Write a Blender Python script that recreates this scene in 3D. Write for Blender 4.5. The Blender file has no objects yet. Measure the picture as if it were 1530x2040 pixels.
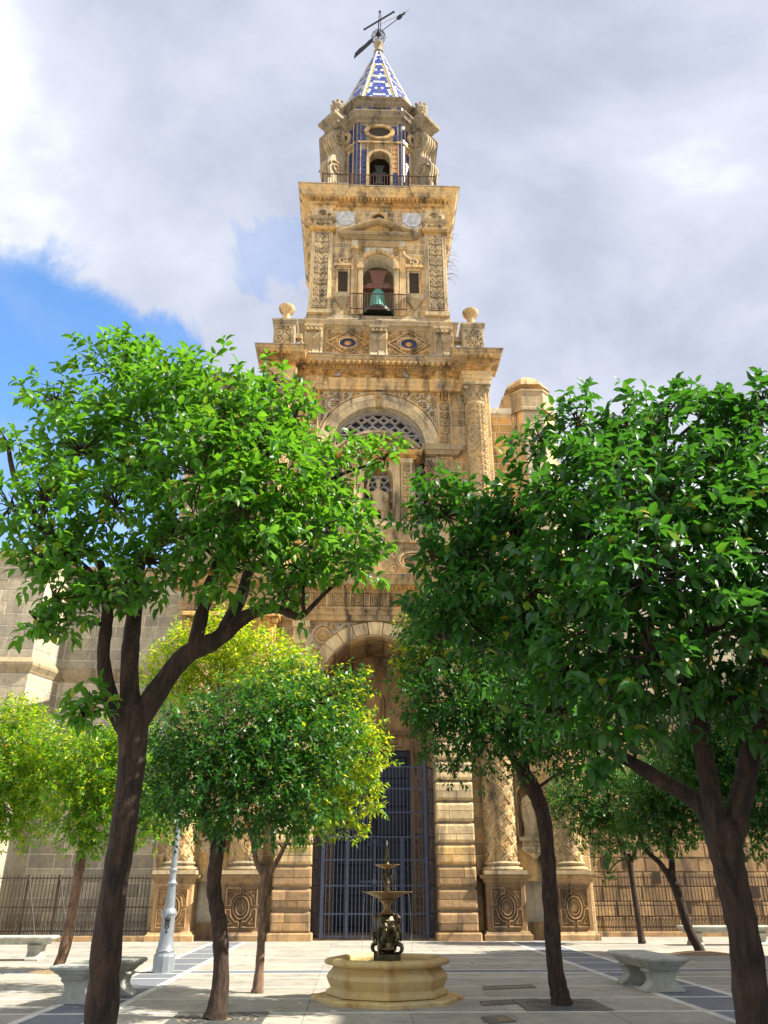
import bpy, bmesh, math, random
import numpy as np
from mathutils import Vector, Matrix
random.seed(7); RNG = np.random.default_rng(7)
PI = math.pi; R = math.radians
sc = bpy.context.scene
COL = sc.collection

# ------------------------------------------------------------------ camera
F_PX, HOR, EYE = 1580.0, 1765.0, 1.6          # focal length and horizon row in photo pixels, eye height
PITCH = math.atan((HOR - 1020.0) / F_PX)
cam_d = bpy.data.cameras.new('camera'); cam = bpy.data.objects.new('camera', cam_d); COL.objects.link(cam)
cam_d.sensor_fit = 'VERTICAL'; cam_d.sensor_height = 36.0; cam_d.lens = 36.0 * F_PX / 2040.0
cam_d.clip_start = 0.1; cam_d.clip_end = 3000.0
cam.location = (0, 0, EYE); cam.rotation_euler = (PI / 2 + PITCH, 0, 0)
sc.camera = cam
sc.render.resolution_x, sc.render.resolution_y = 768, 1024

# ------------------------------------------------------------------ light
SUN_EL, SUN_AZ = R(47), R(9)                  # sun stands to the right and just grazes the facade
SDIR = Vector((math.cos(SUN_EL) * math.cos(SUN_AZ), -math.cos(SUN_EL) * math.sin(SUN_AZ), math.sin(SUN_EL)))
sun_d = bpy.data.lights.new('sun', 'SUN'); sun_d.energy = 5.0; sun_d.angle = R(0.6); sun_d.color = (1.0, .93, .80)
sun = bpy.data.objects.new('sun', sun_d); COL.objects.link(sun)
sun.rotation_euler = (-SDIR).to_track_quat('-Z', 'Y').to_euler(); sun.location = (40, -10, 50)

sc.view_settings.view_transform = 'Standard'; sc.view_settings.look = 'None'
sc.view_settings.gamma = 1.0; sc.view_settings.use_curve_mapping = False
sc.view_settings.exposure = 1.22

class G:                                       # tiny node-graph helper
    def __init__(s, tree): s.t = tree; s.n = tree.nodes; s.l = tree.links
    def put(s, sock, v):
        if isinstance(v, bpy.types.NodeSocket): s.l.new(v, sock)
        elif v is not None:
            if sock.type == 'RGBA' and len(v) == 3: v = (*v, 1)
            sock.default_value = v
    def node(s, typ, ins=None, **kw):
        n = s.n.new(typ)
        for k, v in kw.items(): setattr(n, k, v)
        for k, v in (ins or {}).items(): s.put(n.inputs[k], v)
        return n
    def math(s, op, a, b=None, c=None, clamp=False):
        n = s.node('ShaderNodeMath', operation=op, use_clamp=clamp); s.put(n.inputs[0], a)
        if b is not None: s.put(n.inputs[1], b)
        if c is not None: s.put(n.inputs[2], c)
        return n.outputs[0]
    def vmath(s, op, a, b=None):
        n = s.node('ShaderNodeVectorMath', operation=op); s.put(n.inputs[0], a)
        if b is not None: s.put(n.inputs[1], b)
        return n.outputs['Value'] if op in ('DOT_PRODUCT', 'LENGTH') else n.outputs[0]
    def noise(s, vec, scale, detail=4, rough=.55, dist=0.0, col=False):
        n = s.node('ShaderNodeTexNoise', {'Vector': vec, 'Scale': scale, 'Detail': detail, 'Roughness': rough, 'Distortion': dist})
        return n.outputs['Color' if col else 0]
    def ramp(s, fac, *stops):
        n = s.node('ShaderNodeValToRGB'); e = n.color_ramp.elements
        while len(e) < len(stops): e.new(1)
        for i, (p, c) in enumerate(stops):
            e[i].position = p; e[i].color = (c, c, c, 1) if isinstance(c, (int, float)) else (*c, 1)
        s.put(n.inputs[0], fac); return n.outputs[0]
    def mix(s, f, a, b, mode='MIX'):
        n = s.node('ShaderNodeMix', data_type='RGBA', blend_type=mode)
        s.put(n.inputs[0], f); s.put(n.inputs[6], a); s.put(n.inputs[7], b); return n.outputs[2]
    def scale(s, vec, v): return s.vmath('MULTIPLY', vec, v)

def ray(px, py):
    u = (px - 765) / F_PX; v = (1020 - py) / F_PX
    return Vector((u, math.cos(PITCH) - v * math.sin(PITCH), math.sin(PITCH) + v * math.cos(PITCH)))
def W(px, py, Y):                              # point seen at photo pixel, standing Y metres ahead
    d = ray(px, py); return Vector((0, 0, EYE)) + d * (Y / d.y)
def SCL(px, py, Y): return (Y / ray(px, py).y) / F_PX      # metres per photo pixel there

# ------------------------------------------------------------------ sky: clear Nishita sky with broken cloud in front of it
world = bpy.data.worlds.new('World'); sc.world = world; world.use_nodes = True
g = G(world.node_tree); g.n.clear()
sky = g.node('ShaderNodeTexSky', sky_type='NISHITA', sun_disc=False, sun_elevation=SUN_EL,
             sun_rotation=math.atan2(SDIR.x, SDIR.y), air_density=1.0, dust_density=.3, ozone_density=2.5)
tc = g.node('ShaderNodeTexCoord').outputs['Generated']
sep = g.node('ShaderNodeSeparateXYZ', {0: tc})
zz = g.math('ADD', g.math('MAXIMUM', sep.outputs[2], 0.0), 0.22)
flat = g.node('ShaderNodeCombineXYZ', {0: g.math('DIVIDE', sep.outputs[0], zz), 1: g.math('DIVIDE', sep.outputs[1], zz), 2: 0.0}).outputs[0]
n1 = g.noise(flat, 1.5, 9, .56, .35)
n2 = g.noise(g.vmath('ADD', flat, (3.7, 1.3, 0)), .8, 6, .5, .6)
n3 = g.noise(g.vmath('ADD', flat, (9.1, 4.4, 0)), 3.6, 7, .6, .2)
wob = g.vmath('SUBTRACT', g.noise(tc, 5.5, 7, .62, .5, col=True), (.5, .5, .5))
tcw = g.vmath('NORMALIZE', g.vmath('ADD', tc, g.scale(wob, (.30, .30, .30))))
def gap(px, py, wid, amt=1.0):                 # a ragged gap in the cloud
    d = ray(px, py).normalized()
    a = g.math('SUBTRACT', 1.0, g.vmath('DOT_PRODUCT', tcw, tuple(d)))
    return g.node('ShaderNodeMapRange', {0: a, 1: wid * .55, 2: wid * 1.35, 3: amt, 4: 0.0}, interpolation_type='SMOOTHSTEP').outputs[0]
gaps = None
for q in ((60, 690, .0072), (225, 690, .0030, .9), (-130, 690, .0105), (90, 1010, .012, .9), (-60, 900, .008, .8), (565, 510, .0016, .35)):
    h = gap(*q); gaps = h if gaps is None else g.math('MAXIMUM', gaps, h)
gaps = g.math('MULTIPLY', gaps, g.ramp(n3, (.25, .70), (.55, 1.0)))
shade = g.math('ADD', g.math('MULTIPLY', n1, .62), g.math('MULTIPLY', n2, .50))
ccol = g.ramp(shade, (.36, (.31, .335, .43)), (.48, (.43, .465, .58)), (.56, (.60, .635, .73)), (.64, (1.0, 1.02, 1.05)))
bgc = g.node('ShaderNodeBackground', {'Color': ccol, 'Strength': .58})
hs = g.node('ShaderNodeHueSaturation', {'Saturation': 1.15, 'Color': sky.outputs[0]})
bgs = g.node('ShaderNodeBackground', {'Color': hs.outputs[0], 'Strength': .15})
mx = g.node('ShaderNodeMixShader', {0: gaps}); g.l.new(bgc.outputs[0], mx.inputs[1]); g.l.new(bgs.outputs[0], mx.inputs[2])
out = g.node('ShaderNodeOutputWorld'); g.l.new(mx.outputs[0], out.inputs[0])

# ------------------------------------------------------------------ materials
M = {}
def new_mat(name):
    m = bpy.data.materials.new(name); m.use_nodes = True; g = G(m.node_tree); g.n.clear(); M[name] = m
    o = g.node('ShaderNodeOutputMaterial'); return m, g, o
def principled(g, o, col, rough=.8, bump=None, bstr=.3, bdist=.02, **kw):
    p = g.node('ShaderNodeBsdfPrincipled'); g.put(p.inputs['Base Color'], col); g.put(p.inputs['Roughness'], rough)
    for k, v in kw.items(): g.put(p.inputs[k], v)
    if bump is not None:
        b = g.node('ShaderNodeBump', {'Strength': bstr, 'Distance': bdist, 'Height': bump}); g.l.new(b.outputs[0], p.inputs['Normal'])
    g.l.new(p.outputs[0], o.inputs[0]); return p
def oc(g): return g.node('ShaderNodeTexCoord').outputs['Object']
def tint(g): return g.node('ShaderNodeAttribute', attribute_name='tint').outputs['Fac']

def stone(name, ca, cb, stain=(.07, .06, .05), amount=.45, lichen=0.0, var=.5, rough=.9, fine=.5):
    m, g, o = new_mat(name); c = oc(g); t = tint(g)
    big = g.noise(c, .55, 5, .6, .4)
    col = g.mix(g.ramp(big, (.35, 0.0), (.68, 1.0)), ca, cb)
    pat = g.noise(g.vmath('ADD', g.scale(c, (1, 1, .7)), (3, 17, 4)), .9, 7, .66, .7)
    col = g.mix(g.ramp(pat, (.44, 0.0), (.60, .65)), col, tuple(x*y for x, y in zip(cb, (.80, .86, 1.0))))
    f = g.math('ADD', 1 - var * .5, g.math('MULTIPLY', t, var))
    col = g.mix(1.0, col, g.node('ShaderNodeCombineColor', {0: f, 1: g.math('ADD', g.math('MULTIPLY', f, .96), .03), 2: g.math('ADD', g.math('MULTIPLY', f, .86), .10)}).outputs[0], 'MULTIPLY')
    mott = g.noise(c, 7, 6, .7)
    col = g.mix(fine, col, g.mix(1.0, col, g.ramp(mott, (.30, .45), (.55, 1.0), (.75, 1.25)), 'MULTIPLY'))
    st = g.noise(g.scale(c, (1.6, 1.6, .32)), 1.3, 8, .68, .5)           # weathering streaks
    sf = g.ramp(st, (.47, 0.0), (.56, amount*.45), (.68, min(1, amount*1.5)))
    col = g.mix(sf, col, stain)
    if lichen:
        l = g.ramp(g.noise(g.vmath('ADD', c, (5, 9, 2)), 2.2, 8, .7), (.56, 0.0), (.66, lichen))
        col = g.mix(l, col, (.33, .33, .30))
    vor = g.node('ShaderNodeTexVoronoi', {'Vector': c, 'Scale': 26.0}).outputs[0]
    h = g.math('ADD', g.math('MULTIPLY', mott, .8), g.math('ADD', g.math('MULTIPLY', g.noise(c, 34, 4, .7), .5), g.math('MULTIPLY', g.ramp(vor, (0.05, 0.0), (.25, 1.0)), .35)))
    principled(g, o, col, rough, h, .55, .03); return m
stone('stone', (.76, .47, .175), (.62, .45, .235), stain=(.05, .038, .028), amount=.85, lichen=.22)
stone('stone_warm', (.70, .37, .095), (.66, .42, .155), stain=(.045, .03, .02), amount=.75)
stone('stone_pale', (.82, .62, .34), (.72, .53, .28), stain=(.09, .07, .05), amount=.62, lichen=.25)
stone('stone_grey', (.44, .345, .215), (.56, .41, .21), stain=(.06, .055, .05), amount=.60, lichen=.5)
stone('stone_dark', (.40, .31, .185), (.34, .275, .185), stain=(.045, .038, .03), amount=.65, lichen=.25)
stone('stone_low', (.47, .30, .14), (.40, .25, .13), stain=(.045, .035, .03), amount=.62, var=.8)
stone('stone_flank', (.52, .44, .30), (.45, .38, .27), stain=(.12, .105, .085), amount=.35, lichen=.3, var=.6)
stone('mortar', (.82, .74, .57), (.74, .65, .48), amount=.35, var=.2)
stone('mortar_low', (.40, .31, .20), (.30, .23, .15), amount=.5, var=.2)
stone('bench_stone', (.52, .51, .45), (.44, .44, .37), stain=(.15, .16, .11), amount=.40, lichen=.3, var=.3, rough=.75)
stone('paving', (.42, .385, .32), (.35, .325, .28), stain=(.17, .15, .12), amount=.50, var=.22, rough=.7, fine=.35)
stone('paving_dark', (.15, .17, .21), (.19, .205, .235), stain=(.12, .12, .13), amount=.35, var=.3, rough=.65, fine=.4)
stone('paving_strip', (.66, .64, .58), (.60, .58, .52), stain=(.36, .34, .30), amount=.4, var=.2, rough=.65, fine=.3)
stone('marble_basin', (.66, .45, .14), (.70, .55, .27), stain=(.38, .15, .025), amount=.62, var=.15, rough=.5, fine=.25)
stone('plaque', (.80, .79, .78), (.74, .74, .74), stain=(.4, .4, .42), amount=.3, var=.1)
stone('soil', (.25, .165, .09), (.32, .22, .12), amount=.4, var=.2)
stone('plaster', (.72, .68, .58), (.66, .62, .54), amount=.2, var=.1)
stone('roof_tile', (.36, .17, .09), (.30, .15, .09), amount=.4)

def bark(name, a, b):
    m, g, o = new_mat(name); c = oc(g)
    n = g.noise(g.scale(c, (1, 1, .16)), 24, 8, .7, .5); n2_ = g.noise(c, 3.2, 6, .65, .4); n4 = g.noise(g.scale(c, (1, 1, .4)), 7, 6, .7, .8)
    col = g.mix(g.ramp(n, (.38, 0.0), (.62, 1.0)), a, b)
    col = g.mix(g.ramp(n4, (.50, 0.0), (.62, .75)), col, tuple(x*.42 for x in a))
    col = g.mix(g.ramp(n2_, (.54, 0.0), (.68, .5)), col, tuple(x*1.5 for x in b))
    h = g.math('ADD', g.math('ADD', n, g.math('MULTIPLY', n4, 1.2)), g.math('MULTIPLY', g.noise(c, 70, 4, .6), .35))
    principled(g, o, col, .88, h, 1.0, .035)
bark('bark', (.022, .013, .009), (.080, .046, .028))
bark('bark_pale', (.12, .068, .042), (.29, .18, .115))

def leaf(name, dark, light, trans, tw, spec=.5):
    m, g, o = new_mat(name)
    r = g.node('ShaderNodeObjectInfo').outputs['Random']
    f = g.math('FRACT', g.math('ADD', tint(g), r))
    col = g.mix(g.ramp(f, (.0, 0.0), (.85, 1.0)), dark, light)
    col = g.mix(g.ramp(f, (.955, 0.0), (.985, .8)), col, (.42, .36, .03))
    p = g.node('ShaderNodeBsdfPrincipled', {'Base Color': col, 'Roughness': .42, 'Specular IOR Level': spec})
    t = g.node('ShaderNodeBsdfTranslucent', {'Color': g.mix(f, trans, tuple(x * 1.2 for x in trans))})
    mx = g.node('ShaderNodeMixShader', {0: tw}); g.l.new(p.outputs[0], mx.inputs[1]); g.l.new(t.outputs[0], mx.inputs[2])
    g.l.new(mx.outputs[0], o.inputs[0])
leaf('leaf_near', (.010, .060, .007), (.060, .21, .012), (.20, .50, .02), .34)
leaf('leaf_dark', (.006, .042, .008), (.030, .130, .014), (.10, .34, .02), .26, .5)  # darker leaf copy; puts shade into the crown left of the fountain
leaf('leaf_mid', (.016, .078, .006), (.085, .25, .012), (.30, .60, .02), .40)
leaf('leaf_yellow', (.09, .22, .006), (.30, .38, .012), (.68, .72, .02), .48)  # yellow-green puts sunlight into crown colour; also used for dry fallen leaves

def plain(name, col, rough=.5, metal=0.0, nscale=0, namp=.3, bstr=.15, col2=None, **kw):
    m, g, o = new_mat(name); c = oc(g)
    if nscale:
        n = g.noise(c, nscale, 6, .65, .2)
        cc = g.mix(g.ramp(n, (.35, 0.0), (.68, 1.0)), col, col2 or tuple(x * (1 - namp) for x in col))
        principled(g, o, cc, rough, n, bstr, .01, Metallic=metal, **kw)
    else: principled(g, o, col, rough, Metallic=metal, **kw)
plain('fence_iron', (.060, .036, .022), .65, .2, 14, .4)
plain('gate_paint', (.048, .064, .115), .45, .0, 9, .5)
plain('door_wood', (.012, .017, .035), .5, 0, 6, .5)
plain('iron', (.030, .026, .026), .55, .4, 14, .4)
plain('rust_iron', (.10, .045, .025), .7, .2, 14, .5)
plain('silver_paint', (.30, .33, .37), .38, .35, 8, .22, .05)
plain('bronze', (.055, .045, .026), .33, .65, 9, .5, .3, col2=(.13, .105, .05))
plain('bowl_iron', (.34, .20, .075), .45, .15, 7, .5, .2, col2=(.20, .13, .05))
plain('verdigris', (.10, .36, .29), .6, .2, 5, .5, .2, col2=(.05, .20, .15))
plain('bell_dark', (.035, .045, .035), .5, .4, 5, .4)
plain('wood_red', (.22, .09, .055), .7, 0, 7, .5)
plain('dark_inside', (.05, .035, .022), .95)
plain('tile_blue', (.022, .045, .19), .28, 0, 3, .6, .05)
plain('tile_ochre', (.62, .33, .13), .5, 0, 4, .4)
plain('enamel', (.012, .016, .065), .3)
plain('gold', (.62, .30, .06), .45, .2, 12, .3)
plain('fruit_green', (.085, .20, .018), .4, 0, 30, .2, .1)
plain('fruit_orange', (.52, .26, .03), .4, 0, 30, .2, .1)
plain('glass_dark', (.015, .018, .025), .12)
plain('lattice', (.50, .46, .42), .8, 0, 6, .25)
plain('pigeon', (.42, .42, .46), .7, 0, 9, .5)
plain('cast_iron', (.15, .16, .16), .55, .5, 12, .4)
plain('shutter_green', (.05, .10, .07), .6)
m, g, o = new_mat('water'); principled(g, o, (.75, .82, .85), .06, g.noise(oc(g), 7, 3), .25, .02, **{'Transmission Weight': .9, 'IOR': 1.33})
m, g, o = new_mat('lamp_glass'); principled(g, o, (.8, .82, .8), .25, **{'Transmission Weight': .6})
m, g, o = new_mat('spire_tile')
a = g.node('ShaderNodeAttribute', attribute_name='tcol').outputs['Color']
n = g.noise(oc(g), 2.4, 5, .6)
principled(g, o, g.mix(g.ramp(n, (.45, 0.0), (.75, .35)), a, (.30, .27, .22)), .24, g.noise(oc(g), 12, 3), .08, .01)

# ------------------------------------------------------------------ mesh builder
class MB:
    def __init__(s, xf=None): s.v = []; s.f = []; s.t = []; s.xf = xf; s.cur = None; s.c = []; s.ccur = None
    def add(s, vs, fs):
        b = len(s.v); t = random.random() if s.cur is None else s.cur
        s.v += [s.xf(*p) for p in vs] if s.xf else [tuple(p) for p in vs]
        for f in fs: s.f.append(tuple(i + b for i in f)); s.t.append(t); s.c.append(s.ccur)
    def box(s, x0, x1, y0, y1, z0, z1):
        s.add([(x0,y0,z0),(x1,y0,z0),(x1,y1,z0),(x0,y1,z0),(x0,y0,z1),(x1,y0,z1),(x1,y1,z1),(x0,y1,z1)],
              [(0,3,2,1),(4,5,6,7),(0,1,5,4),(1,2,6,5),(2,3,7,6),(3,0,4,7)])
        return s
    def block(s, x0, x1, z0, z1, y, d, b=.015):                      # stone face standing proud of a wall at y
        s.add([(x0,y,z0),(x1,y,z0),(x1,y,z1),(x0,y,z1),(x0+b,y-d,z0+b),(x1-b,y-d,z0+b),(x1-b,y-d,z1-b),(x0+b,y-d,z1-b)],
              [(4,5,6,7),(0,1,5,4),(1,2,6,5),(2,3,7,6),(3,0,4,7)]); return s
    def cbox(s, x0, x1, y0, y1, z0, z1, b=.02):                      # box with chamfered edges on its front and sides
        s.loft([[(x0+b,y0,z),(x1-b,y0,z),(x1,y0+b,z),(x1,y1,z),(x0,y1,z),(x0,y0+b,z)] for z in (z0, z1)], cap=False)
        i = b * .8
        s.loft([[(x0+b,y0,z1),(x1-b,y0,z1),(x1,y0+b,z1),(x1,y1,z1),(x0,y1,z1),(x0,y0+b,z1)], [(x0+b+i,y0+i,z1+i),(x1-b-i,y0+i,z1+i),(x1-i,y0+b+i,z1+i),(x1-i,y1,z1+i),(x0+i,y1,z1+i),(x0+i,y0+b+i,z1+i)]], cap=False)
        s.add([(x0+b+i,y0+i,z1+i),(x1-b-i,y0+i,z1+i),(x1-i,y0+b+i,z1+i),(x1-i,y1,z1+i),(x0+i,y1,z1+i),(x0+i,y0+b+i,z1+i)], [(0,1,2,3,4,5)])
        s.add([(x0+b,y0,z0),(x1-b,y0,z0),(x1,y0+b,z0),(x1,y1,z0),(x0,y1,z0),(x0,y0+b,z0)], [(5,4,3,2,1,0)]); return s
    def loft(s, rings, cap=True, close=True):
        n = len(rings[0]); vs = [p for r in rings for p in r]; fs = []
        for k in range(len(rings) - 1):
            for i in range(n if close else n - 1):
                j = (i + 1) % n; fs.append((k*n+i, k*n+j, (k+1)*n+j, (k+1)*n+i))
        if cap: fs += [tuple(range(n-1, -1, -1)), tuple((len(rings)-1)*n + i for i in range(n))]
        s.add(vs, fs); return s
    def lathe(s, prof, c=(0,0,0), n=20, a0=0.0, a1=2*PI, rot=0.0, cap=True):
        full = abs(a1 - a0 - 2*PI) < 1e-6; m = n if full else n + 1
        rings = [[(c[0]+r*math.cos(rot+a0+(a1-a0)*i/n), c[1]+r*math.sin(rot+a0+(a1-a0)*i/n), c[2]+z) for i in range(m)] for r, z in prof]
        s.loft(rings, cap=cap and full, close=full); return s
    def tube(s, pts, rad, n=8, cap=True):
        pts = [Vector(p) for p in pts]; rings = []
        up = Vector((0, 0, 1)); prev = None
        for i, p in enumerate(pts):
            d = (pts[min(i+1, len(pts)-1)] - pts[max(i-1, 0)]).normalized()
            if prev is None: a = d.cross(up if abs(d.z) < .9 else Vector((1, 0, 0))).normalized()
            else: a = (prev - d * prev.dot(d)).normalized()
            prev = a; b = d.cross(a); r = rad[i] if hasattr(rad, '__len__') else rad
            rings.append([tuple(p + (a*math.cos(2*PI*k/n) + b*math.sin(2*PI*k/n)) * r) for k in range(n)])
        s.loft(rings, cap=cap); return s
    def prism(s, poly, y0, y1):                                      # polygon in x,z pushed along y
        n = len(poly); s.add([(x, y0, z) for x, z in poly] + [(x, y1, z) for x, z in poly],
            [tuple(range(n)), tuple(range(2*n-1, n-1, -1))] + [(i, i+n, (i+1) % n + n, (i+1) % n) for i in range(n)]); return s
    def sweep(s, path, prof):                                        # profile (out, z) along a plan path; outward is right of travel
        P = [Vector(p) for p in path]; rings = []
        for i, p in enumerate(P):
            ns = []
            if i > 0: d = (p - P[i-1]).normalized(); ns.append(Vector((d.y, -d.x)))
            if i < len(P)-1: d = (P[i+1] - p).normalized(); ns.append(Vector((d.y, -d.x)))
            m = ns[0] if len(ns) == 1 else (ns[0] + ns[1]) / (1 + ns[0].dot(ns[1]))
            rings.append([(p.x + m.x*o, p.y + m.y*o, z) for o, z in prof])
        s.loft(rings, cap=True, close=True); return s
    def ridge(s, pts, w, h, Fm):                                     # raised carved line on a surface Fm(u,v,h)
        h *= 1.45
        n = len(pts); vs = []
        for i in range(n):
            a = pts[max(i-1, 0)]; b = pts[min(i+1, n-1)]; dx, dz = b[0]-a[0], b[1]-a[1]; L = math.hypot(dx, dz) or 1
            nx, nz = -dz/L, dx/L; u, v = pts[i]
            vs += [Fm(u-nx*w, v-nz*w, -.003), Fm(u-nx*w*.5, v-nz*w*.5, h), Fm(u+nx*w*.5, v+nz*w*.5, h), Fm(u+nx*w, v+nz*w, -.003)]
        s.add(vs, [(4*i+k, 4*i+k+1, 4*i+k+5, 4*i+k+4) for i in range(n-1) for k in range(3)]); return s
    def boss(s, u, v, r, h, Fm, n=7):
        vs = [Fm(u+r*math.cos(2*PI*i/n), v+r*math.sin(2*PI*i/n), -.003) for i in range(n)] + [Fm(u+r*.6*math.cos(2*PI*i/n), v+r*.6*math.sin(2*PI*i/n), h*.8) for i in range(n)] + [Fm(u, v, h)]
        s.add(vs, [(i, (i+1) % n, n+(i+1) % n, n+i) for i in range(n)] + [(n+i, n+(i+1) % n, 2*n) for i in range(n)]); return s
    def build(s, name, mat, parent=None, smooth=False, kind=None):
        me = bpy.data.meshes.new(name); me.from_pydata(s.v, [], s.f); me.materials.append(M[mat])
        at = me.attributes.new('tint', 'FLOAT', 'FACE'); at.data.foreach_set('value', s.t)
        if any(c is not None for c in s.c):
            ac = me.attributes.new('tcol', 'FLOAT_COLOR', 'FACE'); ac.data.foreach_set('color', [x for c in s.c for x in (*(c or (.5, .5, .5)), 1)])
        bm = bmesh.new(); bm.from_mesh(me); bmesh.ops.recalc_face_normals(bm, faces=bm.faces); bm.to_mesh(me); bm.free()
        if smooth:
            me.polygons.foreach_set('use_smooth', [True]*len(me.polygons))
            try: me.set_sharp_from_angle(angle=R(38))
            except Exception: pass
        me.update(); ob = bpy.data.objects.new(name, me); COL.objects.link(ob)
        if parent: ob.parent = parent
        if kind: ob['kind'] = kind
        return ob
def tag(o, label, cat, group=None):
    o['label'] = label; o['category'] = cat
    if group: o['group'] = group
    return o
def thing(name, label, cat, loc=(0,0,0), rz=0.0, group=None):
    o = bpy.data.objects.new(name, None); COL.objects.link(o); o.location = loc; o.rotation_euler = (0, 0, rz); o.empty_display_size = .3
    return tag(o, label, cat, group)
def inst(src, parent, loc=(0,0,0), rot=(0,0,0), scale=(1,1,1), name=None):
    o = src.copy(); COL.objects.link(o); o.parent = parent; o.location = loc; o.rotation_euler = rot; o.scale = scale; return o
def copy_tree(o, parent=None):
    c = o.copy(); COL.objects.link(c); c.parent = parent
    for ch in list(o.children): copy_tree(ch, c)
    return c
def remesh(ob, size, smooth_it=4):                                   # fuse overlapping shells into one continuous surface
    md = ob.modifiers.new('fuse', 'REMESH'); md.mode = 'VOXEL'; md.voxel_size = size; md.use_smooth_shade = True
    ms = ob.modifiers.new('soft', 'SMOOTH'); ms.iterations = smooth_it; ms.factor = .5
    dg = bpy.context.evaluated_depsgraph_get(); me = bpy.data.meshes.new_from_object(ob.evaluated_get(dg))
    ob.modifiers.clear(); old = ob.data; mats = [m for m in old.materials]; ob.data = me
    if not len(me.materials):
        for m in mats: me.materials.append(m)
    return ob
def crom(pts, k=5):                                                  # smooth polyline through points (any dimension)
    P = [np.array(p, float) for p in pts]; out = []
    for i in range(len(P)-1):
        a, b, c, d = P[max(i-1, 0)], P[i], P[i+1], P[min(i+2, len(P)-1)]
        for j in range(k):
            t = j/k; out.append(.5*((2*b) + (c-a)*t + (2*a-5*b+4*c-d)*t*t + (3*b-a-3*c+d)*t**3))
    out.append(P[-1]); return out

# ------------------------------------------------------------------ carved ornament
def spiral(cx, cz, r0, r1, turns, a0, sg=1, n=None):
    n = n or max(6, int(turns*9)); return [(cx + (r0+(r1-r0)*i/n)*math.cos(a0+sg*2*PI*turns*i/n), cz + (r0+(r1-r0)*i/n)*math.sin(a0+sg*2*PI*turns*i/n)) for i in range(n+1)]
def oval(cx, cz, a, b, n=20): return [(cx+a*math.cos(2*PI*i/n), cz+b*math.sin(2*PI*i/n)) for i in range(n+1)]
def plane(y): return lambda u, v, h: (u, y-h, v)
def cyl(cx, cy, r): return lambda u, v, h: (cx + (r+h)*math.sin(u/r), cy - (r+h)*math.cos(u/r), v)
def orn_vert(mb, x0, x1, z0, z1, Fm, h=.05, w=None, frame=True):     # candelabra of mirrored scrolls
    cx, hw = (x0+x1)/2, (x1-x0)/2; n = max(1, round((z1-z0)/(hw*1.9))); ch = (z1-z0)/n; w = w or hw*.12
    for k in range(n):
        zc = z0 + ch*(k+.5)
        for sg in (-1, 1):
            mb.ridge([(cx+sg*u, v) for u, v in spiral(hw*.50, zc+ch*.20, hw*.36, hw*.08, 1.25, -PI/2, 1)], w, h, Fm)
            mb.ridge([(cx+sg*u, v) for u, v in spiral(hw*.50, zc-ch*.24, hw*.30, hw*.07, 1.2, PI/2, -1)], w, h, Fm)
            mb.ridge([(cx+sg*hw*.1, zc-ch*.45), (cx+sg*hw*.34, zc-ch*.02), (cx+sg*hw*.8, zc+ch*.02)], w*.8, h*.8, Fm)
        mb.boss(cx, zc, hw*.2, h*1.2, Fm); mb.boss(cx, zc+ch*.42, hw*.13, h, Fm, 5)
    if frame:
        for a, b in (((x0, z0), (x0, z1)), ((x1, z0), (x1, z1)), ((x0, z0), (x1, z0)), ((x0, z1), (x1, z1))): mb.ridge([a, b], w*.7, h*.9, Fm)
def orn_rinceau(mb, x0, x1, z0, z1, Fm, h=.05):
    H = z1-z0; n = max(1, round((x1-x0)/(H*1.25))); cw = (x1-x0)/n
    for k in range(n):
        sg = 1 if k % 2 else -1; cx = x0+cw*(k+.5); cz = (z0+z1)/2
        mb.ridge(spiral(cx, cz, H*.40, H*.06, 1.6, PI if sg > 0 else PI, sg), H*.055, h, Fm)
        mb.ridge(spiral(cx+cw*.38, cz+sg*H*.25, H*.18, H*.05, 1.1, 0, -sg), H*.045, h*.9, Fm)
        mb.boss(cx, cz, H*.11, h*1.2, Fm, 6); mb.boss(cx-cw*.42, cz+sg*H*.3, H*.08, h, Fm, 5)
def orn_fill(mb, inside, box, rr, Fm, n=60, h=.05, seed=1):          # scrolls packed into any outline
    rd = random.Random(seed); x0, x1, z0, z1 = box; got = []
    for r in np.linspace(rr[1], rr[0]*.8, 9):
        for _ in range(n*3):
            x, z = rd.uniform(x0, x1), rd.uniform(z0, z1)
            if all(inside(x+r*math.cos(a), z+r*math.sin(a)) for a in np.linspace(0, 2*PI, 7)[:-1]) and all(math.hypot(x-a, z-b) > (r+c)*.92 for a, b, c in got):
                got.append((x, z, r))
    for x, z, r in got:
        a = rd.uniform(0, 2*PI); sg = rd.choice((-1, 1))
        mb.ridge(spiral(x, z, r*.92, r*.2, 1.35, a, sg, 11), r*.21, h*1.1, Fm)
        if r > (rr[0]+rr[1])*.4: mb.boss(x, z, r*.22, h*1.1, Fm, 5)
def petal(mb, x, z, a, L, wd, w, h, Fm):
    c, s_ = math.cos(a), math.sin(a); pts = []
    for t in np.linspace(0, 2, 15):
        q = t if t <= 1 else 2-t; o = math.sin(q*PI)**.8*wd*(1 if t <= 1 else -1); pts.append((x+c*q*L-s_*o, z+s_*q*L+c*o))
    mb.ridge(pts, w, h, Fm); mb.ridge([(x+c*L*.25, z+s_*L*.25), (x+c*L*.75, z+s_*L*.75)], w*1.2, h*.8, Fm)
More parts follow.
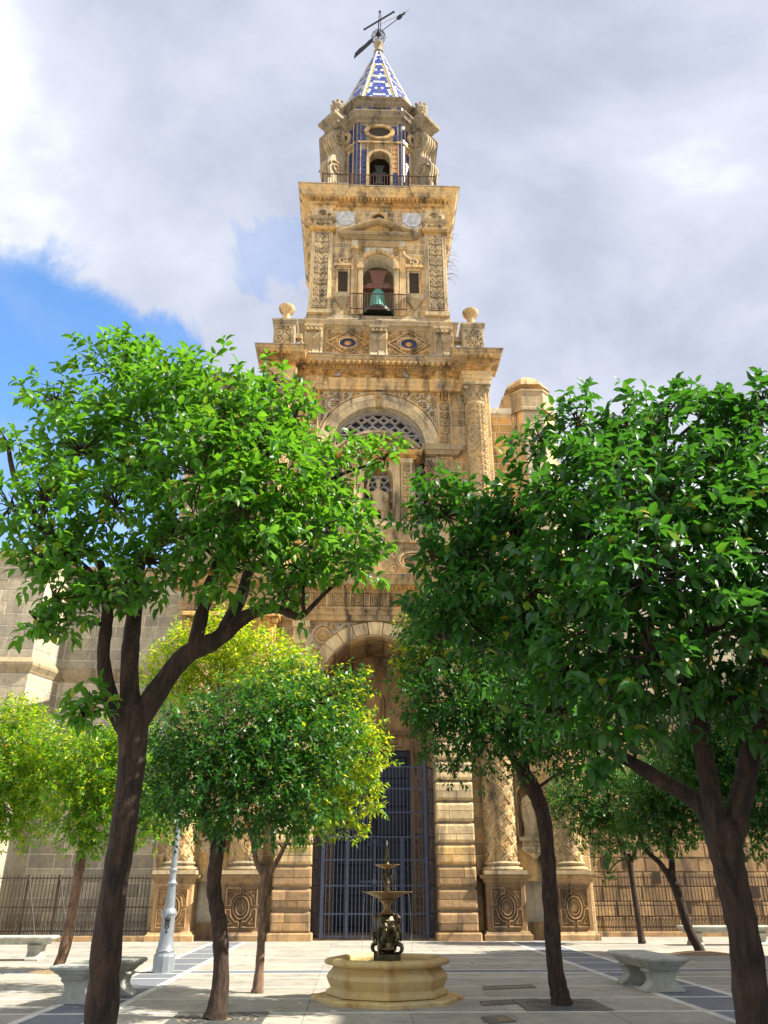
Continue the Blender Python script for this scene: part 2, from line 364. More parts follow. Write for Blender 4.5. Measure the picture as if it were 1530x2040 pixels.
def orn_lattice(mb, u0, u1, z0, z1, Fm, cell, h=.045):               # crossing petals with rosettes, as on the lower columns
    nu = max(2, round((u1-u0)/cell)); nz = max(2, round((z1-z0)/(cell*1.15))); cu = (u1-u0)/nu; cz = (z1-z0)/nz
    for i in range(nu+1):
        for k in range(nz):
            u, z = u0+cu*i, z0+cz*(k+.5)
            if (i+k) % 2: 
                mb.boss(u, z, cell*.13, h*1.3, Fm, 6); mb.ridge(oval(u, z, cell*.22, cell*.22, 8), cell*.045, h*.9, Fm)
            else:
                for a in (1, 3, 5, 7):
                    an = math.atan2(cz*(1 if a < 4 else -1), cu*(1 if a in (1, 7) else -1)); petal(mb, u, z, an, math.hypot(cu, cz)*.97, cell*.17, cell*.05, h, Fm)
                mb.boss(u, z, cell*.09, h*1.2, Fm, 5)
def wall(mb, x0, x1, z0, z1, y0, y1, ops=(), n=16):                  # wall slab with arched (a), oval (e) or square (r) openings
    cuts = []; x = x0
    def quad(a, b, c, d):
        for y in (y0, y1): mb.add([(a[0], y, a[1]), (b[0], y, b[1]), (c[0], y, c[1]), (d[0], y, d[1])], [(0, 1, 2, 3)])
    for o in sorted(ops, key=lambda q: q[1]):
        k, cx, hw, zb, zs = o
        if cx-hw > x + 1e-6: quad((x, z0), (cx-hw, z0), (cx-hw, z1), (x, z1))
        xs = [cx - hw*math.cos(PI*i/n) for i in range(n+1)] if k != 'r' else [cx-hw, cx+hw]
        if k == 'a': tp = [zs + hw*math.sin(PI*i/n) for i in range(n+1)]; bt = [zb]*(n+1)
        elif k == 'e': tp = [zb + zs*math.sin(PI*i/n) for i in range(n+1)]; bt = [zb - zs*math.sin(PI*i/n) for i in range(n+1)]
        else: tp = [zs, zs]; bt = [zb, zb]
        for i in range(len(xs)-1):
            quad((xs[i], tp[i]), (xs[i+1], tp[i+1]), (xs[i+1], z1), (xs[i], z1))
            mb.add([(xs[i], y0, tp[i]), (xs[i+1], y0, tp[i+1]), (xs[i+1], y1, tp[i+1]), (xs[i], y1, tp[i])], [(0, 1, 2, 3)])
            if min(bt) > z0 + 1e-6:
                quad((xs[i], z0), (xs[i+1], z0), (xs[i+1], bt[i+1]), (xs[i], bt[i]))
                mb.add([(xs[i], y0, bt[i]), (xs[i+1], y0, bt[i+1]), (xs[i+1], y1, bt[i+1]), (xs[i], y1, bt[i])], [(0, 1, 2, 3)])
        if k != 'e':
            for xx, q in ((xs[0], 0), (xs[-1], -1)): mb.add([(xx, y0, bt[q]), (xx, y1, bt[q]), (xx, y1, tp[q]), (xx, y0, tp[q])], [(0, 1, 2, 3)])
        x = cx+hw
    if x < x1: quad((x, z0), (x1, z0), (x1, z1), (x, z1))
    for xx in (x0, x1): mb.add([(xx, y0, z0), (xx, y1, z0), (xx, y1, z1), (xx, y0, z1)], [(0, 1, 2, 3)])
    for z in (z0, z1): mb.add([(x0, y0, z), (x1, y0, z), (x1, y1, z), (x0, y1, z)], [(0, 1, 2, 3)])
    return mb
STONES = 0
def ashlar(parent, mat, x0, x1, z0, z1, y, ch, cl, excl=None, quota=0, gap_=.032, d=.014, xf=None, seed=3):
    """courses of dressed stone on a wall face; the first `quota` as objects of their own, the rest joined"""
    global STONES
    rd = random.Random(seed); nc = max(1, round((z1-z0)/ch)); h = (z1-z0)/nc; L = []
    for k in range(nc):
        za, zb = z0+h*k, z0+h*(k+1); blocked = sorted(excl(za, zb) if excl else []); spans = []; x = x0
        for a, b in blocked:
            if a > x: spans.append((x, min(a, x1)))
            x = max(x, b)
        if x < x1: spans.append((x, x1))
        for a, b in spans:
            if b-a < .06: continue
            n = max(1, round((b-a)/cl)); cuts = [a] + sorted(a+(b-a)*(i+rd.uniform(-.3, .3)+(.5 if k % 2 else 0)*(.55 if n > 1 else 0))/n for i in range(1, n)) + [b]
            for i in range(len(cuts)-1):
                if cuts[i+1]-cuts[i] > .05: L.append((cuts[i]+gap_/2, cuts[i+1]-gap_/2, za+gap_/2, zb-gap_/2))
    own = set(id(q) for q in sorted(L, key=lambda q: -(q[1]-q[0])*(q[3]-q[2]))[:quota]); rest = MB(xf)
    for q in L:
        dd = d*rd.uniform(.55, 1.15)
        if id(q) in own: MB(xf).block(*q, y, dd).build('stone', mat, parent); STONES += 1
        else: rest.block(*q, y, dd)
    if rest.v: rest.build('stone_courses', mat, parent, kind='stuff')

# ------------------------------------------------------------------ ground and paving (lines run square to the church front)
CH_ROT = R(2.0); CH_O = Vector((-.30, 28.8, 0))
ground = MB().box(-320, 320, -320, 320, -.6, -.03).build('ground', 'paving', None); ground['kind'] = 'structure'
ground.location = CH_O; ground.rotation_euler = (0, 0, CH_ROT)
pav = bpy.data.objects.new('pavement', None); COL.objects.link(pav); pav['kind'] = 'structure'; pav.location = CH_O; pav.rotation_euler = (0, 0, CH_ROT)
ROWS = [-17.35, -15.8, -14.25, -12.7, -11.15, -10.25, -9.6, -8.05, -6.5, -4.95, -3.4, -1.85, -.30]
XB = [-14.6, -13.1, -11.6, -10.1, -8.6, -7.1, -5.85, -5.05, -4.1, -2.7, -1.35, 0.1, 1.5, 2.9, 4.3, 5.45, 6.9, 8.4, 9.9, 11.4, 12.9]
for j in range(len(ROWS)-1):
    for i in range(len(XB)-1):
        dark = XB[i] in (-5.05, 4.3) or ROWS[j] == -10.25
        x0, x1, y0, y1 = XB[i]+.004, XB[i+1]-.004, ROWS[j]+.05, ROWS[j+1]-.05
        if XB[i] in (-5.05, 4.3): x0 += .07; x1 -= .07
        if XB[i+1] in (-5.05, 4.3): x1 -= .07
        if XB[i-1] in (-5.05, 4.3): x0 += .07
        dz = random.uniform(-.002, .0015)
        MB().box(x0, x1, y0, y1, -.0299, dz).build('paving_slab', 'paving_dark' if dark else 'paving', pav)
for y in ROWS: MB().box(-14.6, 12.9, y-.047, y+.047, -.0299, .003).build('paving_strip', 'paving_strip', pav)
for x in (-5.05, -4.1, 4.3, 5.45):
    for j in range(len(ROWS)-1): MB().box(x-.068, x+.068, ROWS[j]+.049, ROWS[j+1]-.049, -.0299, .0035).build('paving_strip', 'paving_strip', pav)
far = MB()
far.box(-14.6, 12.9, -40, -17.42, -.0299, 0); far.box(-14.6, 12.9, -.25, 12, -.0299, 0)
far.box(-60, -14.604, -60, 40, -.0299, .0); far.box(12.904, 60, -60, 40, -.0299, .0)
far.build('paved_field', 'paving', pav)

# ------------------------------------------------------------------ church
CH = thing('church', 'tall ornate golden sandstone church with bell tower and blue tiled spire behind the trees', 'church', CH_O, CH_ROT)
def part(mb, name, mat, parent=None, smooth=False, kind=None): return mb.build(name, mat, parent or CH, smooth, kind)
def arch_block(mb, cx, zc, ri, ro, a0, a1, y0, y1, n=3):
    ps = [(cx+ri*math.cos(a0+(a1-a0)*i/n), zc+ri*math.sin(a0+(a1-a0)*i/n)) for i in range(n+1)] + [(cx+ro*math.cos(a1-(a1-a0)*i/n), zc+ro*math.sin(a1-(a1-a0)*i/n)) for i in range(n+1)]
    mb.prism(ps, y0, y1)
def cornice_prof(o0, z0, o1, z1, back=.5):                           # stepped and curved moulding profile
    w, h = o1-o0, z1-z0
    return [(-back, z0), (o0, z0), (o0+w*.10, z0+h*.06), (o0+w*.14, z0+h*.18), (o0+w*.34, z0+h*.26), (o0+w*.40, z0+h*.34), (o0+w*.82, z0+h*.40),
            (o0+w*.84, z0+h*.68), (o0+w*.90, z0+h*.74), (o0+w*.97, z0+h*.88), (o1, z0+h*.93), (o1, z1), (-back, z1)]
def dentils(mb, x0, x1, y, d, z0, z1, pitch, fill=.55):
    n = max(1, round((x1-x0)/pitch)); p = (x1-x0)/n
    for i in range(n): mb.box(x0+p*i+p*(1-fill)/2, x0+p*(i+1)-p*(1-fill)/2, y-d, y, z0, z1)
def bulbs(mb, x0, x1, y, z, r, pitch):                               # row of little drops under a corona
    n = max(1, round((x1-x0)/pitch)); p = (x1-x0)/n
    for i in range(n): mb.lathe([(0.001, -r), (r*.7, -r*.7), (r, 0), (r*.9, r*.6)], (x0+p*(i+.5), y, z), 7)

# ---- lower wall with the deep porch
C2 = .10
w = MB(); wall(w, -5.2, 5.2, 0, 12.6, 1.0, 1.6, [('a', 0, 2.12, 0, 8.25)], 20)
w.box(-7.5, -5.2, 1.0, 1.6, 0, 12.3); w.box(5.2, 7.5, 1.0, 1.6, 0, 12.3)
low_wall = part(w, 'lower_wall', 'mortar')
def ex_low(za, zb):
    z = (za+zb)/2; r = [(-3.35, 3.35)] if z < 8.0 else [(-3.12, 3.12)]
    for s_ in (-1, 1):
        c = s_*5.42
        if z < 2.0: r.append((c-.9, c+.9))
    return r
ashlar(low_wall, 'stone', -7.5, 7.5, .02, 12.3, 1.0, .42, .62, ex_low, 46)
# rusticated piers either side of the gate
for s_ in (-1, 1):
    pier = part(MB().box(min(s_*2.14, s_*3.3), max(s_*2.14, s_*3.3), .06, 1.0, 0, 8.25), 'pier', 'mortar_low')
    x0, x1 = sorted((s_*2.10, s_*3.36))
    part(MB().cbox(x0-.1, x1+.1, -.14, .99, 0, .2, .05), 'plinth', 'stone_low', pier)
    z = .23
    while z < 8.1:
        h = .60
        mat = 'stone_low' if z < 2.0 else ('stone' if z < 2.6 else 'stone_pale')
        cut = random.uniform(.35, .65)*(x1-x0); zz_ = z+h*random.choice((.5, .55, .45))
        rows = ((z, zz_-.008), (zz_+.008, z+h)) 
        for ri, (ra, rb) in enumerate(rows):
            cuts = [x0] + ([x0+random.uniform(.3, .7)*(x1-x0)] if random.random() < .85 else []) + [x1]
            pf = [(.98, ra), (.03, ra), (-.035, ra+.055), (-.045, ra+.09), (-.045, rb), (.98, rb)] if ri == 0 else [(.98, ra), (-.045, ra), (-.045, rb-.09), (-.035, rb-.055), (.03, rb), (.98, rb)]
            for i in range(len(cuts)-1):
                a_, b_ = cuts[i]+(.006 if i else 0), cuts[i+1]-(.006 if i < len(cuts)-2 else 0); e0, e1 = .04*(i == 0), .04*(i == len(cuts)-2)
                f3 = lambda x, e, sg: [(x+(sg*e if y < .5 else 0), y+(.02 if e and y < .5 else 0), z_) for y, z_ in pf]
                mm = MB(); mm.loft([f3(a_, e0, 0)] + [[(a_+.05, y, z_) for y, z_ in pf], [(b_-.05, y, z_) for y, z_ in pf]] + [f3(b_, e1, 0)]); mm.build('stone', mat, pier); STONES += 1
        # soft roll at each joint
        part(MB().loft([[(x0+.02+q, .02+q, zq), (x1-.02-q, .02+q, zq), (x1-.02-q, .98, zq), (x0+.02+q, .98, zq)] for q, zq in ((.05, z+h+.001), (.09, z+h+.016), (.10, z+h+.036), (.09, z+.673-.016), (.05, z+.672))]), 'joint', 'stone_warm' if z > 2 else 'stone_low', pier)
        z += .673
    part(MB().sweep([(x0-.02, .98), (x0-.02, .0), (x1+.02, .0), (x1+.02, .98)], cornice_prof(.0, 8.25-.24, .16, 8.27, .02)), 'impost', 'stone', pier)
# porch vault, jambs and inner doorway
p = MB(); nn = 20
for i in range(nn):
    a0, a1 = PI*i/nn, PI*(i+1)/nn
    p.add([(2.12*math.cos(a0), 1.6, 8.25+2.12*math.sin(a0)), (2.12*math.cos(a1), 1.6, 8.25+2.12*math.sin(a1)), (2.12*math.cos(a1), 4.2, 8.25+2.12*math.sin(a1)), (2.12*math.cos(a0), 4.2, 8.25+2.12*math.sin(a0))], [(0, 1, 2, 3)])
for s_ in (-1, 1): p.box(min(s_*2.12, s_*2.6), max(s_*2.12, s_*2.6), 1.601, 4.2, 0, 8.25)
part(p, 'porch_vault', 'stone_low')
pc = MB()                                                            # coffers of the vault
for i in range(9):
    a0, a1 = PI*(i+.08)/9, PI*(i+.92)/9
    for y0 in (1.15, 1.95, 2.75): arch_block(pc, 0, 8.25, 2.03, 2.118, a0, a1, y0, y0+.62, 2)
part(pc, 'coffer', 'stone_low')
b = MB(); wall(b, -2.6, 2.6, 0, 10.4, 4.2, 4.6, [('r', 0, 1.5, 0, 6.55)]); b.box(-2.12, 2.12, 4.0, 4.2, 7.1, 7.3)
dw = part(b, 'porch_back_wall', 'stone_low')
pr = MB(); Fp = plane(4.19)
for q in (.0, .16, .32): pr.ridge([(-1.2+q*1.5, 6.68+q*.45), (1.2-q*1.5, 6.68+q*.45), (1.2-q*1.5, 7.08-q*.45), (-1.2+q*1.5, 7.08-q*.45), (-1.2+q*1.5, 6.68+q*.45)], .035, .05, Fp)
for s_ in (-1, 1):
    pr.ridge([(s_*1.58, .1), (s_*1.58, 6.6)], .05, .06, Fp); pr.ridge([(s_*1.85, 7.35), (s_*1.85, 9.0)], .12, .1, Fp); orn_vert(pr, s_*1.82-.2, s_*1.82+.2, .6, 6.3, Fp, .05)
pr.lathe([(.55, 7.3), (.5, 8.6), (.3, 8.9)], (0, 4.25, 0), 12)
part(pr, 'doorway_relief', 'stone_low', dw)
for s_ in (-1, 1):
    x0, x1 = sorted((s_*.012, s_*1.5)); d = part(MB().box(x0, x1, 4.32, 4.42, .04, 6.54), 'door', 'door_wood')
    for k in range(6): MB().block(x0+.14, x1-.14, .2+k*1.05, 1.05+k*1.05, 4.32, .05, .05).build('panel', 'door_wood', d)
part(MB().box(-2.12, 2.12, .5, 4.3, 0, .05), 'threshold', 'stone_low')
for s_ in (-1, 1):                                                   # carved jambs inside the opening
    jm = MB(lambda x, y, z, s_=s_: (s_*(2.12-.02) - s_*(-y), 1.9+x, z)); orn_vert(jm, -.55, .55, .6, 7.6, plane(0.0), .06); part(jm, 'jamb_relief', 'stone_low')

# ---- lower arch ring, spandrels, little pilasters
NV = 13
for i in range(NV):
    a0, a1 = PI*i/NV, PI*(i+1)/NV; tall = i % 2 == 0
    v = MB(); arch_block(v, 0, 8.25, 2.10 if tall else 2.14, 2.60, a0+.008, a1-.008, .78 if tall else .835, 1.02); part(v, 'voussoir', 'stone_pale')
v = MB()
for i in range(26): arch_block(v, 0, 8.25, 2.15, 2.585, PI*i/26, PI*(i+1)/26, .845, 1.0, 1)
part(v, 'arch_bed', 'stone_low')
sp = MB(); Fs = plane(.995)
def in_sp(sgn): return lambda x, z: 7.9 < z < 10.84 and .3 < sgn*x < 2.55 and math.hypot(x, z-8.25) > 2.68
for s_ in (-1, 1):
    x0, x1 = sorted((s_*.3, s_*2.55)); mx_, mz_ = s_*2.02, 10.32
    f = in_sp(s_); orn_fill(sp, lambda x, z: f(x, z) and math.hypot(x-mx_, z-mz_) > .43, (x0, x1, 7.9, 10.84), (.055, .20), Fs, 120, .05, 5+s_)
    for r_ in (.40, .30): sp.ridge(oval(mx_, mz_, r_*.9, r_, 18), .03, .06, Fs)
    sp.boss(mx_, mz_, .24, .1, Fs, 10); sp.ridge([(mx_-.12, mz_), (mx_+.12, mz_)], .02, .12, Fs)
sp.ridge([(2.66*math.cos(PI*i/24), 8.25+2.66*math.sin(PI*i/24)) for i in range(25)], .035, .07, Fs)
part(sp, 'spandrel_relief', 'stone')
for s_ in (-1, 1):
    x0, x1 = sorted((s_*2.58, s_*3.15)); q = MB().box(x0, x1, .82, .999, 8.27, 10.88); q.box(x0-.05, x1+.05, .74, .8199, 10.62, 10.879); q.box(x0-.04, x1+.04, .77, .8199, 10.22, 10.29)
    fl = (x1-x0)/7
    for i in range(7): q.box(x0+fl*i+.012, x0+fl*(i+1)-.012, .80, .8199, 10.31, 10.59)
    pi_ = part(q, 'pilaster', 'stone_pale'); r_ = MB(); Fq = plane(.82); cx = (x0+x1)/2
    for zc in (8.75, 9.78):
        r_ = MB()
        for e in (.22, .15): r_.ridge([(cx-e, zc-e), (cx+e, zc-e), (cx+e, zc+e), (cx-e, zc+e), (cx-e, zc-e)], .02, .04, Fq)
        for a in range(4): r_.boss(cx+.065*math.cos(PI/4+a*PI/2), zc+.065*math.sin(PI/4+a*PI/2), .05, .05, Fq, 5)
        for dx, dz in ((.27, 0), (-.27, 0), (0, .32), (0, -.32)): r_.boss(cx+dx*.8, zc+dz, .04, .03, Fq, 4)
        part(r_, 'pilaster_relief', 'stone_pale', pi_)

# ---- pedestals, columns and niches of the lower order
def pedestal(cx, hw):
    pd = part(MB().cbox(cx-hw+.06, cx+hw-.06, .06, .995, .28, 1.72, .03), 'pedestal', 'stone_low')
    m = MB(); m.sweep([(cx-hw+.04, .99), (cx-hw+.04, .05), (cx+hw-.04, .05), (cx+hw-.04, .99)], [(-.05, 0), (.12, 0), (.12, .16), (.07, .2), (.03, .27), (-.05, .29)]); part(m, 'foot', 'stone_low', pd)
    m = MB(); m.sweep([(cx-hw+.06, .99), (cx-hw+.06, .06), (cx+hw-.06, .06), (cx+hw-.06, .99)], [(-.3, 1.66), (.0, 1.66), (.06, 1.72), (.08, 1.80), (.17, 1.84), (.19, 1.93), (-.3, 1.945)]); part(m, 'cap', 'stone_low', pd)
    r_ = MB(); Fq = plane(.062); z0, z1, a, b_ = .40, 1.54, hw-.22, .57; zc = (z0+z1)/2
    r_.ridge(oval(cx, zc, a*.52, b_*.58, 24), .035, .06, Fq); r_.ridge(oval(cx, zc, a*.36, b_*.40, 20), .025, .05, Fq); r_.boss(cx, zc, a*.30, .05, Fq, 12)
    for sx in (-1, 1):
        for sz in (-1, 1):
            P = [(cx+sx*a*.10, zc+sz*b_*.72), (cx+sx*a*.10, zc+sz*b_), (cx+sx*a, zc+sz*b_), (cx+sx*a, zc+sz*b_*.10), (cx+sx*a*.70, zc+sz*b_*.10), (cx+sx*a*.62, zc+sz*b_*.46), (cx+sx*a*.36, zc+sz*b_*.70), (cx+sx*a*.10, zc+sz*b_*.72)]
            r_.ridge(P, .028, .055, Fq); P2 = [(cx+sx*a*.55, zc+sz*b_*.82), (cx+sx*a*.84, zc+sz*b_*.82), (cx+sx*a*.84, zc+sz*b_*.5), (cx+sx*a*.55, zc+sz*b_*.82)]; r_.ridge(P2, .02, .045, Fq)
    part(r_, 'panel', 'stone_low', pd)
def column(cx, cy, r, z0, z1, zc1, mat_s, lattice, cap_mat='stone_warm'):
    """base, carved shaft and leafy capital"""
    co = part(MB().lathe([(r*1.0, z0+.36), (r*.985, (z0+z1)/2), (r*.90, z1)], (cx, cy, 0), 28), 'column', mat_s, None, True)
    bs = MB(); bs.box(cx-r*1.42, cx+r*1.42, cy-r*1.42, cy+r*1.3, z0, z0+.12)
    bs.lathe([(r*1.36, z0+.12), (r*1.42, z0+.17), (r*1.36, z0+.22), (r*1.18, z0+.24), (r*1.14, z0+.29), (r*1.24, z0+.31), (r*1.27, z0+.35), (r*1.2, z0+.385), (r*1.05, z0+.40), (r, z0+.42)], (cx, cy, 0), 28); part(bs, 'base', 'stone_grey', co)
    o_ = MB(); Fc = cyl(cx, cy, r*.985)
    if lattice: orn_lattice(o_, -PI*.62*r, PI*.62*r, z0+.46, z1-.1, Fc, r*.56, .045)
    else:
        for k in range(-2, 3): orn_vert(o_, k*r*.72-r*.33, k*r*.72+r*.33, z0+.5, z1-.12, cyl(cx, cy, r*.955), .04, None, False)
    part(o_, 'shaft_relief', 'stone_pale', co)
    c = MB(); h = zc1-z1
    c.lathe([(r*.92, z1), (r*1.0, z1+.03), (r*1.0, z1+.07), (r*.9, z1+.09), (r*.9, z1+h*.45), (r*1.05, z1+h*.75), (r*1.28, z1+h*.86)], (cx, cy, 0), 20)
    for row, (zz0, zz1, out_) in enumerate(((.10, .48, .16), (.38, .78, .26))):
        for i in range(10):
            a = 2*PI*(i+.5*row)/10; pts = []
            for t in np.linspace(0, 1, 5):
                rr = r*.93 + out_*r*1.4*t**2.5; pts.append((cx+rr*math.cos(a), cy+rr*math.sin(a), z1+h*(zz0+(zz1-zz0)*math.sin(t*1.9)/.95)))
            c.tube(pts, [r*.17, r*.2, r*.18, r*.13, r*.08], 5)
    for sx in (-1, 1):
        for sy in (-1, 1): c.lathe([(.02, -.5*r*.3), (r*.2, -.5*r*.3), (r*.24, 0), (r*.2, .5*r*.3), (.02, .5*r*.3)], (cx+sx*r*1.05, cy+sy*r*1.05, z1+h*.74), 8)
    c.cbox(cx-r*1.4, cx+r*1.4, cy-r*1.4, cy+r*1.3, z1+h*.87, zc1-.01, .03); part(c, 'capital', cap_mat, co)
    return co
for s_ in (-1, 1):
    for cx, hw in ((4.33, .71), (6.55, .68)):
        pedestal(s_*cx, hw); column(s_*cx, .52, .5, 1.945, 9.9, 10.88, 'stone', True)
    # niche bay between the two columns
    c = s_*5.44
    nb = MB(); wall(nb, c-.70, c+.70, 1.75, 5.6, .58, .69, [('a', c, .44, 3.12, 4.45)]); nb.box(c-.70, c-.45, .69, 1.0, 1.75, 5.6); nb.box(c+.45, c+.70, .69, 1.0, 1.75, 5.6); bay = part(nb, 'niche_bay', 'stone')
    part(MB().box(c-.62, c+.62, .70, 1.0, 0, .5).box(c-.62, c-.5, .74, 1.0, .5, 1.75).box(c+.5, c+.62, .74, 1.0, .5, 1.75), 'bay_foot', 'stone_low')
    q = MB(); n_ = 10
    for i in range(n_):                                              # curved back of the niche
        a0, a1 = PI*i/n_, PI*(i+1)/n_; f = lambda a: (c+.44*math.cos(a), .69+.29*math.sin(a))
        q.add([(*f(a0), 3.12), (*f(a1), 3.12), (*f(a1), 4.45), (*f(a0), 4.45)], [(0, 1, 2, 3)])
        for k in range(5):
            e0, e1 = PI/2*k/5, PI/2*(k+1)/5; h_ = lambda a, e: (c+.44*math.cos(a)*math.cos(e), .69+.29*math.sin(a)*math.cos(e), 4.45+.44*math.sin(e))
            q.add([h_(a0, e0), h_(a1, e0), h_(a1, e1), h_(a0, e1)], [(0, 1, 2, 3)])
    part(q, 'niche', 'stone_low', bay)
    q = MB().box(c-.52, c-.445, .52, .579, 3.12, 4.45).box(c+.445, c+.52, .52, .579, 3.12, 4.45); 
    for i in range(10): arch_block(q, c, 4.45, .44, .52, PI*i/10, PI*(i+1)/10, .52, .579, 1)
    q.box(c-.62, c+.62, .46, .579, 5.2, 5.4); part(q, 'niche_frame', 'stone', bay)
    q = MB().cbox(c-.50, c+.50, .28, .80, 3.0, 3.10, .02); q.box(c-.40, c+.40, .34, .579, 2.80, 3.0); q.loft([[(c-a, .33+.0*e, z), (c+a, .33, z), (c+a, .579, z), (c-a, .579, z)] for a, e, z in ((.40, 0, 2.8), (.44, 0, 2.74), (.36, 0, 2.64), (.2, 0, 2.58), (.06, 0, 2.44))])
    for i in range(5): q.lathe([(.02, -.08), (.075, -.03), (.075, .03), (.02, .08)], (c-.3+i*.15, .33, 2.68), 7)
    part(q, 'corbel', 'stone_grey', bay)

# letters cut on the corbel that shows between the trunks
cu = bpy.data.curves.new('inscription', 'FONT'); cu.body = 'SOLI DEO'; cu.size = .155; cu.extrude = .008; cu.align_x = 'CENTER'; cu.align_y = 'CENTER'
tx = bpy.data.objects.new('inscription_tmp', cu); COL.objects.link(tx); dg = bpy.context.evaluated_depsgraph_get()
me = bpy.data.meshes.new_from_object(tx.evaluated_get(dg)); me.name = 'inscription'; bpy.data.objects.remove(tx); me.materials.clear(); me.materials.append(M['stone_pale'])
tx = bpy.data.objects.new('inscription', me); COL.objects.link(tx); tx.parent = CH; tx.location = (5.44, .335, 2.90); tx.rotation_euler = (PI/2, 0, 0)

# ---- entablature between the two orders
PATH1 = [(-7.45, 1.3), (-7.45, .25), (-3.55, .25), (-3.55, .72), (3.55, .72), (3.55, .25), (7.45, .25), (7.45, 1.3)]
part(MB().sweep(PATH1, [(-1.2, 10.88), (0, 10.88), (0, 11.08), (.05, 11.10), (.05, 11.28), (.1, 11.32), (.1, 11.40), (-1.2, 11.40)]), 'architrave', 'stone')
part(MB().sweep(PATH1, [(-1.2, 11.402), (0, 11.402), (0, 11.96), (-1.2, 11.96)]), 'frieze', 'stone')
for i in range(9):                                                   # triglyphs and carved metopes
    xa = -3.3 + i*.74; t = MB(); r_ = MB()
    for k in (-1, 0, 1): t.box(xa+k*.085-.032, xa+k*.085+.032, .64, .719, 11.43, 11.94)
    t.box(xa-.15, xa+.15, .60, .669, 11.33, 11.39)
    for k in range(6): t.lathe([(.018, 0), (.026, -.05)], (xa-.12+k*.048, .625, 11.33), 5)
    if i < 8:
        mx_ = xa+.37; Fq = plane(.718)
        r_.ridge(oval(mx_, 11.71, .13, .11, 8), .02, .05, Fq); r_.ridge([(mx_-.2, 11.5), (mx_+.2, 11.5), (mx_+.2, 11.88), (mx_-.2, 11.88), (mx_-.2, 11.5)], .022, .045, Fq)
        for sx in (-1, 1):
            for sz in (-1, 1): r_.ridge(spiral(mx_+sx*.17, 11.71+sz*.17, .06, .02, 1.1, 0, sx*sz), .014, .05, Fq)
    part(t, 'triglyph', 'stone')
    if i < 8: part(r_, 'metope_relief', 'stone')
part(MB().sweep(PATH1, cornice_prof(.04, 11.96, .60, 12.56, 1.2)), 'cornice', 'stone')
part(MB().sweep(PATH1, [(-.2, 12.5601), (.58, 12.561), (.62, 12.575), (.62, 12.61), (-.2, 12.62)]), 'weathered_ledge', 'stone_dark')
t = MB(); dentils(t, -3.3, 3.3, .5, .1, 12.06, 12.18, .16); bulbs(t, -3.2, 3.2, .42, 12.16, .045, .2); part(t, 'dentils', 'stone_warm', kind='stuff')

# ---- attic with oval cartouches, second order
w = MB(); wall(w, C2-5.0, C2+5.0, 12.56, 23.3, 1.2, 1.75, [('a', C2, 2.05, 15.0, 18.8)], 22); up_wall = part(w, 'upper_wall', 'mortar')
def ex_up(za, zb):
    z = (za+zb)/2
    if z < 15.0: return [(C2-2.6, C2+2.6)]
    if z > 21.6: return [(-9, 9)]
    return [(C2-3.25, C2+3.25)]
ashlar(up_wall, 'stone', C2-5.0, C2+5.0, 12.9, 21.7, 1.2, .44, .66, ex_up, 60)
a = MB().box(C2-2.6, C2+2.6, .95, 1.2, 12.57, 14.25); a.box(C2-1.9, C2+1.9, .86, 1.75, 14.25, 14.9); att = part(a, 'attic', 'stone')
Fq = plane(.95)
for s_ in (-1, 1):
    r_ = MB(); ox = C2+s_*1.42
    for e, hh in ((.64, .07), (.56, .09), (.42, .06)): r_.ridge(oval(ox, 13.45, e, e*.64, 26), .035, hh, Fq)
    orn_fill(r_, lambda x, z: ((x-ox)/.36)**2+((z-13.45)/.22)**2 < 1, (ox-.4, ox+.4, 13.2, 13.7), (.04, .09), Fq, 50, .05, 3)
    orn_fill(r_, lambda x, z: ((x-ox)/.74)**2+((z-13.45)/.50)**2 > 1 and abs(x-ox) < .98 and 12.95 < z < 14.1, (ox-.98, ox+.98, 12.95, 14.1), (.06, .16), Fq, 70, .05, 4)
    part(r_, 'cartouche_relief', 'stone_pale', att)
part(MB().sweep([(C2-1.95, 1.2), (C2-1.95, .84), (C2+1.95, .84), (C2+1.95, 1.2)], cornice_prof(0, 14.62, .16, 14.92, .1)), 'attic_moulding', 'stone_grey', att)
# recess behind the big arch with its pierced lattice
part(MB().box(C2-2.06, C2+2.06, 1.70, 1.74, 14.9, 20.9), 'window_dark', 'glass_dark')
la = MB(); Fl = plane(1.66)
def in_l(x, z): return (abs(x-C2) < 2.02 and z < 18.8) or math.hypot(x-C2, z-18.8) < 2.03
p_ = .50
def clip_line(pts):
    run = []
    for q in pts:
        if in_l(*q): run.append(q)
        else:
            if len(run) > 1: la.ridge(run, .055, .09, Fl)
            run = []
    if len(run) > 1: la.ridge(run, .055, .09, Fl)
for k in range(-16, 17):
    for sg in (-1, 1):
        pts = []
        for i in range(140):
            z = 15.2 + i*.042; ph = (z-15.2)/p_; tri = abs((ph % 2)-1); sm = .5-.5*math.cos(PI*tri)
            base = math.floor(ph/2)*2 
            pts.append((C2 + k*p_ + sg*(sm-.5)*p_*1.02, z))
        if k % 1 == 0: clip_line(pts)
for z in (16.4, 17.6, 18.8, 19.66): la.ridge([(C2-(2.03 if z <= 18.8 else math.sqrt(2.03**2-(z-18.8)**2)), z), (C2+(2.03 if z <= 18.8 else math.sqrt(2.03**2-(z-18.8)**2)), z)], .06, .10, Fl)
la.ridge([(C2+2.0*math.cos(PI*i/24), 18.8+2.0*math.sin(PI*i/24)) for i in range(25)], .06, .11, Fl)
part(la, 'lattice', 'lattice')
